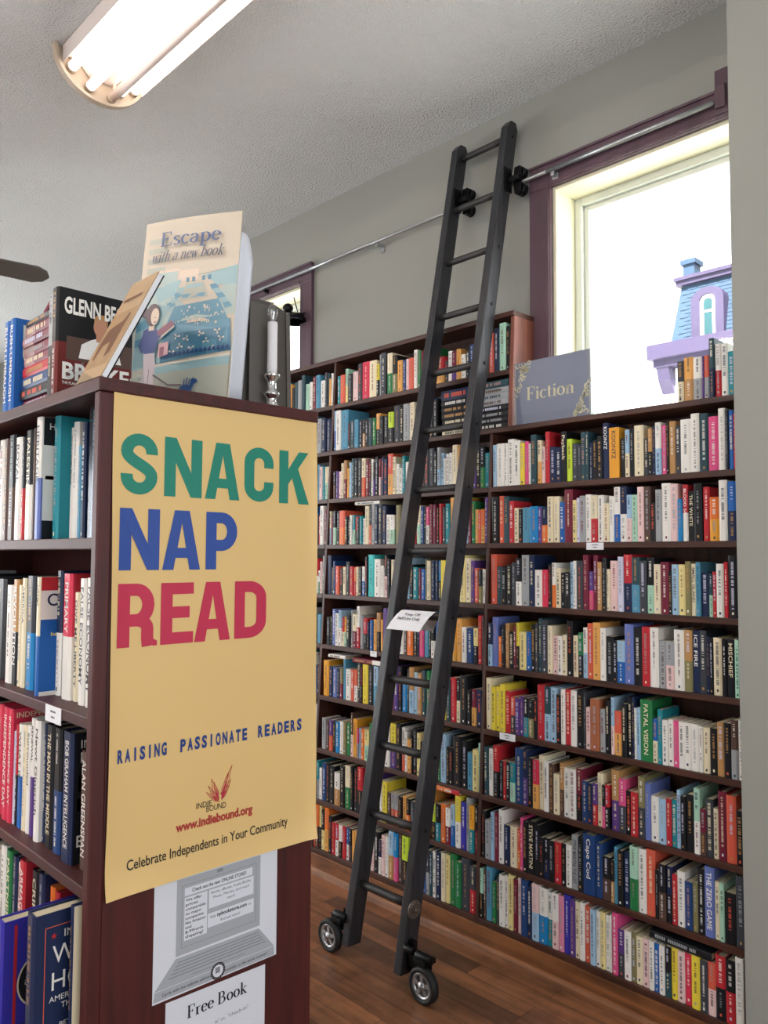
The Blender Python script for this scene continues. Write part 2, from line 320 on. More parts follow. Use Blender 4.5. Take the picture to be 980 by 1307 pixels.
def window(n, w, inner_right):
    y0, y1, z0, z1 = w
    root = bpy.data.objects.new('window_%d' % n, None); COL.objects.link(root); root.location = (XW, (y0+y1)/2, z0); ORG[root] = Vector(root.location); root['kind'] = 'structure'
    m = MB(); t = .015                                               # cream lining of the deep reveal
    m.box(XW+.002, XW+.29, y1-t, y1, z0, z1); m.box(XW+.002, XW+.29, y0, y0+t, z0, z1); m.box(XW+.002, XW+.29, y0+t, y1-t, z1-t, z1); m.box(XW+.002, XW+.29, y0+t, y1-t, z0, z0+t)
    m.build('reveal', M_cream, root, bevel=.002)
    a0, a1, b0, b1 = y0+t, y1-t, z0+t, z1-t
    m = MB()
    for d, x0, x1 in ((.034, 3.008, 3.075), (.058, 3.03, 3.062)):     # outer frame, then the stepped sash
        e = 0 if d == .034 else .034
        m.box(x0, x1, a1-d, a1-e, b0+e, b1-e); m.box(x0, x1, a0+e, a0+d, b0+e, b1-e); m.box(x0, x1, a0+d, a1-d, b1-d, b1-e); m.box(x0, x1, a0+d, a1-d, b0+e, b0+d)
    m.build('sash', M_vinyl, root, bevel=.004)
    m = MB(); m.box(3.043, 3.049, a0+.058, a1-.058, b0+.058, b1-.058); m.build('pane', M_glass, root)
    c = .108; x0 = XW-.022                                            # plum casing round the opening
    m = MB(); m.box(x0, XW, y1, y1+c, z0 if n == 1 else z0, z1); m.box(x0, XW, y0-c, y0, z0, z1) if n == 2 else None
    m.box(x0, XW, (1.024 if n == 1 else y0-c), y1+c, z1, z1+.112)
    m.box(x0-.008, x0, (1.024 if n == 1 else y0-c), y1+c, z1+.10, z1+.112); m.box(x0-.008, x0, y1+.003, y1+.018, z0, z1); m.box(x0-.008, x0, (1.024 if n == 1 else y0), y1, z1+.003, z1+.018)
    m.build('casing', M_trim, root, bevel=.003)
    return root
w1 = window(1, W1, 1); w2 = window(2, W2, 1)
m = MB(); m.box(XW-.036, XW-.0225, 1.155, 1.204, 3.196, 3.364); m.box(XW-.05, XW-.036, 1.160, 1.199, 3.215, 3.30)
struct(m, 'trim_1', M_trim, bevel=.003)

# ------------------------------------------------------------------ the street seen through the window
KB = 2.5
def sb(y, z): return (y*KB, (z-1.58)*KB+1.58)
bx = 12*KB
t = thing('town_house', 'blue slate mansard roofed house with purple trim across the street, seen through the large window', 'building', (bx, 3*KB, -3))
M_slate = mat('blue_slate', '0a2c44', .7, var=.3, vscale=3); M_pur = mat('purple_trim_paint', '241c3a', .6, var=.12, vscale=2); M_whp = mat('white_masonry', 'f2f2f0', .8)
ya, za = sb(5.90, 4.93); yb, zb = sb(5.80, 6.0); y_r = sb(1.0, 0)[0]
m = MB(); m.add([(bx, ya, za), (bx, y_r, za), (bx+.6, y_r, zb), (bx+.6, yb, zb), (bx+8, ya, za), (bx+8, yb, zb), (bx+8, y_r, za), (bx+8, y_r, zb)], [(0, 1, 2, 3), (4, 0, 3, 5), (3, 2, 7, 5), (1, 6, 7, 2), (6, 4, 5, 7), (0, 4, 6, 1)])
nrow = 16                                                            # courses of slates
for r in range(nrow):
    f0 = r/nrow; z0 = za+(zb-za)*f0; z1 = za+(zb-za)*(r+.86)/nrow; x0 = bx+.6*f0-.03; yy = y_r; wd = .42; k = 0
    while yy < ya-.5:
        o = (.21 if r % 2 else 0)
        m.quad((x0, yy+o+.02, z0), (x0, yy+o+wd-.02, z0), (x0+.035, yy+o+wd-.02, z1), (x0+.035, yy+o+.02, z1)); yy += wd
m.build('mansard_roof', M_slate, t)
m = MB(); m.box(bx+.35, bx+8, y_r, yb+.15, zb-.12, zb+.14); m.box(bx+.25, bx+.45, y_r, yb+.2, zb+.06, zb+.2); m.build('roof_band', M_pur, t)
yc, zc = sb(6.12, 4.70)
m = MB(); m.box(bx-.9, bx+8, y_r, yc, zc, za); m.box(bx-.65, bx+8, y_r, yc-.15, zc-.3, zc); m.build('cornice', M_pur, t)
for yy in (yc-.75, yc-3.1, yc-5.4):
    m = MB(); m.prism([(bx-.6, zc-.3), (bx+.1, zc-.3), (bx+.1, zc-1.3), (bx-.1, zc-1.3), (bx-.45, zc-.8)], 1, yy, yy+.5); m.build('bracket', M_pur, t)
m = MB(); m.box(bx, bx+8, y_r, yc-.3, -3, zc-.3); m.build('facade', M_whp, t)
(dy0, dz0), (dy1, dz1) = sb(5.50, 4.95), sb(5.03, 5.57)
def arched(y0, y1, z0, zs, n=12):
    c = (y0+y1)/2; r = (y1-y0)/2
    return [(y0, z0), (y1, z0), (y1, zs)]+[(c+r*math.cos(math.pi*i/n), zs+r*.75*math.sin(math.pi*i/n)) for i in range(1, n)]+[(y0, zs)]
m = MB(); o1 = arched(dy1-.05, dy0+.05, dz0, dz1); i1 = arched(dy1+.28, dy0-.28, dz0+.02, dz1-.03); n_ = len(o1)
m.add([(bx-.16, p[0], p[1]) for p in o1]+[(bx-.16, p[0], p[1]) for p in i1]+[(bx+.6, p[0], p[1]) for p in o1]+[(bx+.0, p[0], p[1]) for p in i1],
      [(k, (k+1) % n_, n_+(k+1) % n_, n_+k) for k in range(n_)]+[(k, 2*n_+k, 2*n_+(k+1) % n_, (k+1) % n_) for k in range(n_)]+[(n_+k, n_+(k+1) % n_, 3*n_+(k+1) % n_, 3*n_+k) for k in range(n_)])
m.build('dormer_hood', M_pur, t)
m = MB(); m.prism(i1, 0, bx-.06, bx+.3); f = m.build('dormer_window', M_whp, t)
m = MB(); i2 = arched(dy1+.42, dy0-.42, dz0+1.15, dz1-.08); m.prism(i2, 0, bx-.09, bx-.065); m.box(bx-.09, bx-.065, dy1+.42, dy0-.42, dz0+.1, dz0+1.05)
m.build('dormer_pane', mat('pale_blue_glass', '153a3e', .3), f)
(cy0, cz0), (cy1, cz1) = sb(5.95, 6.05), sb(5.76, 6.48)
m = MB(); m.box(bx+1.5, bx+2.1, cy1, cy0, zb-.1, cz1); m.box(bx+1.4, bx+2.2, cy1-.08, cy0+.08, cz1-.1, cz1+.1); m.build('chimney', M_slate, t)
m = MB(); m.box(3.2, 90, -40, 60, -3.2, -3.0); o = m.build('street', mat('pale_concrete', 'd6d6d2', .9)); o['kind'] = 'structure'

# ------------------------------------------------------------------ wall bookcase, leaning back three degrees
def fx(z): return 2.5687+(z-.1154)*.0525
SH = [('R8', .115), ('R7', .352), ('R6', .601), ('R5', .865), ('R4', 1.123), ('R3', 1.379), ('R2', 1.634), ('R1', 1.873)]
YA, YB = 1.036, 4.30
case = thing('built_in_bookcase', 'tall dark-stained wall bookcase with three bays of packed shelves under the windows', 'bookcase', (2.70, 2.6, 0))
TH = .022
YD = [(1.036, 1.054), (2.1145, 2.1305), (3.187, 3.2035), (4.282, 4.30)]
for i, (a, b) in enumerate(YD):
    m = MB(); m.prism([(fx(0)-.002, .0), (fx(2.10)-.002, 2.103), (XW-.016, 2.103), (XW-.016, 0)], 1, a, b); fixn(m.build('upright', M_casez, case, bevel=.0015))
for n, z in SH:
    for i in range(3):
        m = MB(); m.box(fx(z)-.004, XW-.016, YD[i][1], YD[i+1][0], z-TH, z); m.build('shelf', M_case, case, bevel=.002)
m = MB(); m.box(fx(2.1)-.012, XW-.001, YA, YB, 2.103, 2.125); m.build('counter_shelf', M_case, case, bevel=.003)
m = MB(); m.box(XW-.015, XW-.001, YA, YB, 0, 2.102); m.build('back_panel', M_backp, case)
m = MB(); m.box(fx(0)-.006, fx(0)+.016, YA, YB, .0, .092); m.build('base_board', M_base, case, bevel=.002)
m = MB(); m.prism([(fx(0)-.03, 0), (fx(0)-.0065, 0), (fx(0)-.0065, .03), (fx(0)-.014, .028), (fx(0)-.024, .018)], 1, YA, YB); fixn(m.build('shoe_moulding', M_base, case))
# upper section left of the big window
for a, b in ((2.018, 2.038), (3.187, 3.2035), (4.282, 4.30)):
    m = MB(); m.prism([(fx(2.126), 2.126), (fx(2.6), 2.604), (XW-.016, 2.604), (XW-.016, 2.126)], 1, a, b); fixn(m.build('upright', wood('walnut_lit_side', '5a3026', '8a5444', 2, .4) if a < 2.1 else M_casez, case, bevel=.0015))  # right end panel: its lit look is put into a lighter wood colour
for a, b in ((2.038, 3.187), (3.2035, 4.282)):
    m = MB(); m.box(fx(2.37), XW-.016, a, b, 2.353, 2.375); m.build('shelf', M_case, case, bevel=.002)
m = MB(); m.box(fx(2.6)-.008, XW-.001, 2.018, YB, 2.604, 2.626); m.build('top_board', M_case, case, bevel=.003)
m = MB(); m.box(XW-.015, XW-.001, 2.038, YB, 2.126, 2.603); m.build('back_panel', M_backp, case)

# ------------------------------------------------------------------ rail and rolling ladder
XR, ZR = 2.815, 3.24
rail = thing('ladder_rail', 'long thin metal ladder rail running high along the wall past both windows', 'rail', (XR, 2.7, ZR))
m = MB(); m.tube([(XR, 1.204, ZR), (XR, 4.8, ZR)], .008, 14); m.build('tube', M_alu, rail)
m = MB(); m.tube([(XR, 1.206, ZR), (XR, 1.93, ZR)], .0105, 14); m.build('sleeve', M_alu, rail); m = MB(); m.tube([(XR, 3.05, ZR), (XR, 3.8, ZR)], .010, 14); m.build('sleeve', M_alu, rail)
for y in (1.9, 3.0, 4.02):
    m = MB(); m.box(XR-.004, XW-.001 if 2.1 < y < 3.5 else XW-.0225, y-.008, y+.008, ZR-.028, ZR-.0105); m.box(XW-.028 if not 2.1 < y < 3.5 else XW-.006, XW-.0225 if not 2.1 < y < 3.5 else XW-.001, y-.014, y+.014, ZR-.05, ZR-.0105); m.build('rail_bracket', M_blkm if y > 3.5 else M_alu, rail)
lad = thing('rolling_ladder', 'black wooden rolling ladder leaning on the wall rail in front of the bookshelves', 'ladder', (2.14, 2.264, 0))
LK = (2.80-2.14)/3.45
def lx(z): return 2.14+(z-.05)*LK
for y0, y1 in ((2.097, 2.137), (2.39, 2.43)):
    m = MB(); z0, z1 = .05, 3.525
    m.prism([(lx(z0)-.036, z0), (lx(z0)+.036, z0-.004), (lx(z1-.03)+.036, z1-.03), (lx(z1)+.018, z1), (lx(z1)-.018, z1), (lx(z1-.03)-.036, z1-.03)], 1, y0, y1)
    fixn(m.build('stile', M_lad, lad, bevel=.004))
for i in range(13):
    z = .274+i*.2649; r = .0145 if i > 4 else .016
    m = MB(); m.lathe([(r, 2.1372), (r*1.03, 2.2), (r*1.0, 2.26), (r*1.03, 2.33), (r, 2.3898)], (lx(z), 0, z), 1, 14); m.build('rung', M_ladr, lad)
    if i != 0: m = MB(); m.lathe([(.002, 2.0938), (.006, 2.0945), (.0075, 2.0968)], (lx(z)+.004, 0, z), 1, 12); fixn(m.build('bolt', M_blkm, lad))
for y0, yc_ in ((2.097, 2.062), (2.39, 2.362)):                       # paired rail rollers beside each stile
    xs = lx(ZR)
    m = MB(); m.box(xs-.02, xs+.03, y0-.006, y0-.0005, ZR-.055, ZR+.055); m.box(xs+.005, xs+.03, yc_-.026, y0-.006, ZR-.012, ZR+.012)
    m.prism([(yc_-.016, ZR-.06), (yc_+.016, ZR-.06), (yc_+.024, ZR), (yc_+.016, ZR+.06), (yc_-.016, ZR+.06), (yc_-.024, ZR)], 0, xs+.03, xs+.036)
    br = m.build('roller_bracket', M_blkm, lad, bevel=.002)
    for s in (1, -1):
        zc_ = ZR+s*.0375
        m = MB(); m.lathe([(.012, -.014), (.027, -.014), (.027, -.009), (.0235, -.004), (.0235, .004), (.027, .009), (.027, .014), (.012, .014)], (XR-.002, yc_, zc_), 0, 18); m.lathe([(.008, -.03), (.008, .018)], (XR-.002, yc_, zc_), 0, 10)
        m.build('roller_wheel', M_blkm, br)
for sgn, yst, yw in ((-1, 2.097, 1.985), (1, 2.43, 2.497)):            # casters
    xw, zw, rw = 2.108, .0625, .0625
    m = MB(); ya_, yb_ = (yw-.01, yst) if sgn < 0 else (yst, yw+.012)
    m.box(xw+.035, xw+.055, min(yst, yst+sgn*.03), max(yst, yst+sgn*.03), .06, .17)
    m.box(xw+.026, xw+.046, ya_+.012, yb_-.002, .085, .135)
    m.box(xw-.012, xw+.05, ya_-.004, ya_+.05, .128, .146); m.tube([(xw+.016, ya_-.012, .146), (xw+.016, ya_+.058, .146)], .017, 12); m.tube([(xw+.016, yst+sgn*.004, .15), (xw+.016, yst+sgn*.05, .15)], .014, 12)
    m.prism([(yw-.02, .14), (yw+.02, .14), (yw+.012, zw-.012), (yw-.012, zw-.012)], 0, xw+.019, xw+.025)
    ca = m.build('caster', M_blkm, lad, bevel=.002)
    m = MB(); m.lathe([(.046, -.016), (.057, -.017), (rw, -.011), (rw, .011), (.057, .017), (.046, .016)], (xw, yw, zw), 0, 30, ring=True); m.build('tire', M_rub, ca)
    m = MB(); m.lathe([(.036, -.013), (.0465, -.0145), (.0465, .0145), (.036, .013)], (xw, yw, zw), 0, 30, ring=True); m.lathe([(.005, -.021), (.007, -.018), (.007, .018)], (xw, yw, zw), 0, 10)
    m.lathe([(.0145, -.0165), (.0145, .0165)], (xw, yw, zw), 0, 16)
    for k in range(5):
        a = 2*math.pi*k/5+.3; c, s_ = math.cos(a), math.sin(a)
        m.add([(xw-.0125, yw+c*r_-s_*w_, zw+s_*r_+c*w_) for r_, w_ in ((.012, .006), (.037, .008), (.037, -.008), (.012, -.006))]+[(xw+.0125, yw+c*r_-s_*w_, zw+s_*r_+c*w_) for r_, w_ in ((.012, .006), (.037, .008), (.037, -.008), (.012, -.006))],
              [(0,1,2,3), (7,6,5,4), (0,4,5,1), (1,5,6,2), (2,6,7,3), (3,7,4,0)])
    m.build('wheel_hub', mat('grey_wheel_metal', 'b8babd', .3, .85), ca)
m = MB(); m.lathe([(.004, -.015), (.007, -.013), (.008, -.005), (.011, -.005), (.013, -.012), (.016, -.012), (.018, -.004), (.021, -.004), (.023, -.010), (.026, -.010), (.028, -.004), (.031, -.005), (.033, -.003), (.033, 0)], (2.173, 2.0968, .27), 1, 28, smooth=False); fixn(m.build('round_medallion', mat('worn_bronze', '7d7068', .45, .5), lad))
# folded paper notice over the ninth rung
def notice():
    m = MB(); zr = .274+4*.2649; xr = lx(zr); y0, y1 = 2.185, 2.375
    prof = [(xr-.062, zr-.060), (xr-.052, zr-.030), (xr-.034, zr+.000), (xr-.012, zr+.0185), (xr+.006, zr+.0185), (xr+.02, zr+.005), (xr+.026, zr-.035), (xr+.02, zr-.062)]
    n = len(prof); sl = lambda z: .035*(zr-z)/.06
    m.add([(x, y0+sl(z)*.9, z) for x, z in prof]+[(x, y1+sl(z)*.9, z) for x, z in prof], [(k, k+1, n+k+1, n+k) for k in range(n-1)])
    def on(y, d):                                                  # point on the front slope, d metres down from the fold
        a = prof[3]; b = prof[1]; L = math.hypot(a[0]-b[0], a[1]-b[1]); q = d/L
        return Vector((a[0]+(b[0]-a[0])*q-.004, y, a[1]+(b[1]-a[1])*q+.004))
    yd = (on(0, 0)-on(0, 1)).normalized()
    for s_, d, wd, yy in (('Keep Off', .030, .085, 2.283), ('Staff Use Only', .051, .128, 2.295)): put_text(m, s_, on(yy, d), (0, -1, 0), yd, wd, .0135, 1, center=True, off=.0)
    o = m.build('paper_notice', [M_wht, mat('grey_ink', '50505a', .7)]); so = o.modifiers.new('paper', 'SOLIDIFY'); so.thickness = .0006
    tag(o, 'folded white paper notice hanging over a rung of the black ladder', 'notice')
notice()

# ------------------------------------------------------------------ ceiling lights and fan
def lamp(x, y0, y1, label, seen):
    t = thing('ceiling_light', label, 'ceiling light', (x, (y0+y1)/2, ZC), 'fluorescent ceiling lights')
    M_hs = mat('white_enamel', 'e6dcd6', .45)
    m = MB(); R = .165
    pr = [(-.160, ZC-.001), (-.160, ZC-.072), (-.156, ZC-.072), (-.150, ZC-.035), (-.09, ZC-.045), (-.05, ZC-.085), (.05, ZC-.085), (.09, ZC-.045), (.172, ZC-.035), (.178, ZC-.080), (.182, ZC-.080), (.182, ZC-.001)]
    m.prism([(x+a, z) for a, z in pr], 1, y0+.02, y1-.02); fixn(m.build('housing', M_hs, t, bevel=.002))
    M_cap = mat('beige_end_cap', 'b8a894', .5)
    for y, s in ((y1, -1), (y0, 1)):
        m = MB(); n = 24; P = [(x+.196*math.cos(math.pi+math.pi*k/n), ZC-.001+.178*math.sin(math.pi+math.pi*k/n)) for k in range(n+1)]
        m.prism(P, 1, min(y, y+s*.012), max(y, y+s*.012))
        Q = [(x+(p[0]-x)*.93, ZC-.001+(p[1]-ZC)*.93) for p in P]
        m.add([(p[0], y+s*.012, p[1]) for p in P]+[(p[0], y+s*.012, p[1]) for p in Q]+[(p[0], y+s*.03, p[1]) for p in P]+[(p[0], y+s*.03, p[1]) for p in Q],
              [(k, k+1, 2*n+2+k+1, 2*n+2+k) for k in range(n)]+[(n+1+k, n+2+k, 3*n+4+k, 3*n+3+k) for k in range(n)]+[(2*n+2+k, 2*n+3+k, 3*n+4+k, 3*n+3+k) for k in range(n)])
        fixn(m.build('end_cap', M_cap, t))
    M_on = mat('lit_tube', 'fff5ee', .4, emit=5) if seen else mat('unseen_fill_tube', 'fff5ee', .4, emit=32); M_off = mat('unlit_tube', 'e8d6ce', .35)  # unseen fixtures are added fill, their tubes far brighter than the visible ones
    for a, z, on in ((-.122, -.078, 1), (-.046, -.128, 1), (.050, -.135, 0), (.085, -.098, 1), (.145, -.066, 1)):
        m = MB(); m.lathe([(.019, y0+.03), (.019, y1-.035)], (x+a, 0, ZC+z), 1, 16); tb = m.build('tube', M_on if on else M_off, t)
        m = MB()
        for yy in (y0+.0135, y1-.034): m.lathe([(.02, yy), (.02, yy+.02)], (x+a, 0, ZC+z), 1, 16)
        for yy in (y0+.034, y1-.045): m.box(x+a-.006, x+a+.006, yy, yy+.01, ZC+z+.012, min(ZC-.05, ZC+z+.05))
        m.build('tube_holder', M_cap, tb)
lamp(1.355, .71, 3.15, 'white fluorescent ceiling light with bare tubes and a curved beige end cap', True)
lamp(-1.2, .71, 3.15, 'added fluorescent fill light, out of view over the left side of the room', False)  # this one and the next are added out of view to brighten the room
lamp(-1.2, 4.9, 7.34, 'added fluorescent fill light, out of view far back on the left side', False)
fan = thing('ceiling_fan', 'dark grey ceiling fan, one blade showing beyond the near bookcase', 'ceiling fan', (.95, 4.75, ZC))
M_fan = mat('dark_fan_paint', '5c5854', .5)
m = MB(); m.lathe([(.012, ZC-.28), (.012, ZC-.06), (.05, ZC-.05), (.065, ZC-.001)], (.95, 4.75, 0), 2, 20); m.build('down_rod', M_fan, fan)
m = MB(); m.lathe([(.03, ZC-.46), (.09, ZC-.44), (.11, ZC-.40), (.11, ZC-.33), (.07, ZC-.285), (.02, ZC-.28)], (.95, 4.75, 0), 2, 24); m.build('motor', M_fan, fan)
for k in range(5):
    a = math.radians(-5+72*k); c, s = math.cos(a), math.sin(a); zb_ = 3.205
    m = MB(); P = [(.18, -.055), (.72, -.07), (.775, -.045), (.80, 0), (.775, .045), (.72, .07), (.18, .055)]
    m.M = lambda p, c=c, s=s: Vector((.95+p.x*c-p.y*s, 4.75+p.x*s+p.y*c, zb_+p.z-p.y*.35))
    m.prism(P, 2, -.004, .004); bl = fixn(m.build('blade', M_fan, fan))
    m = MB(); m.M = lambda p, c=c, s=s: Vector((.95+p.x*c-p.y*s, 4.75+p.x*s+p.y*c, zb_+p.z)); m.box(.09, .26, -.018, .018, .012, .02); m.build('blade_arm', M_fan, bl)
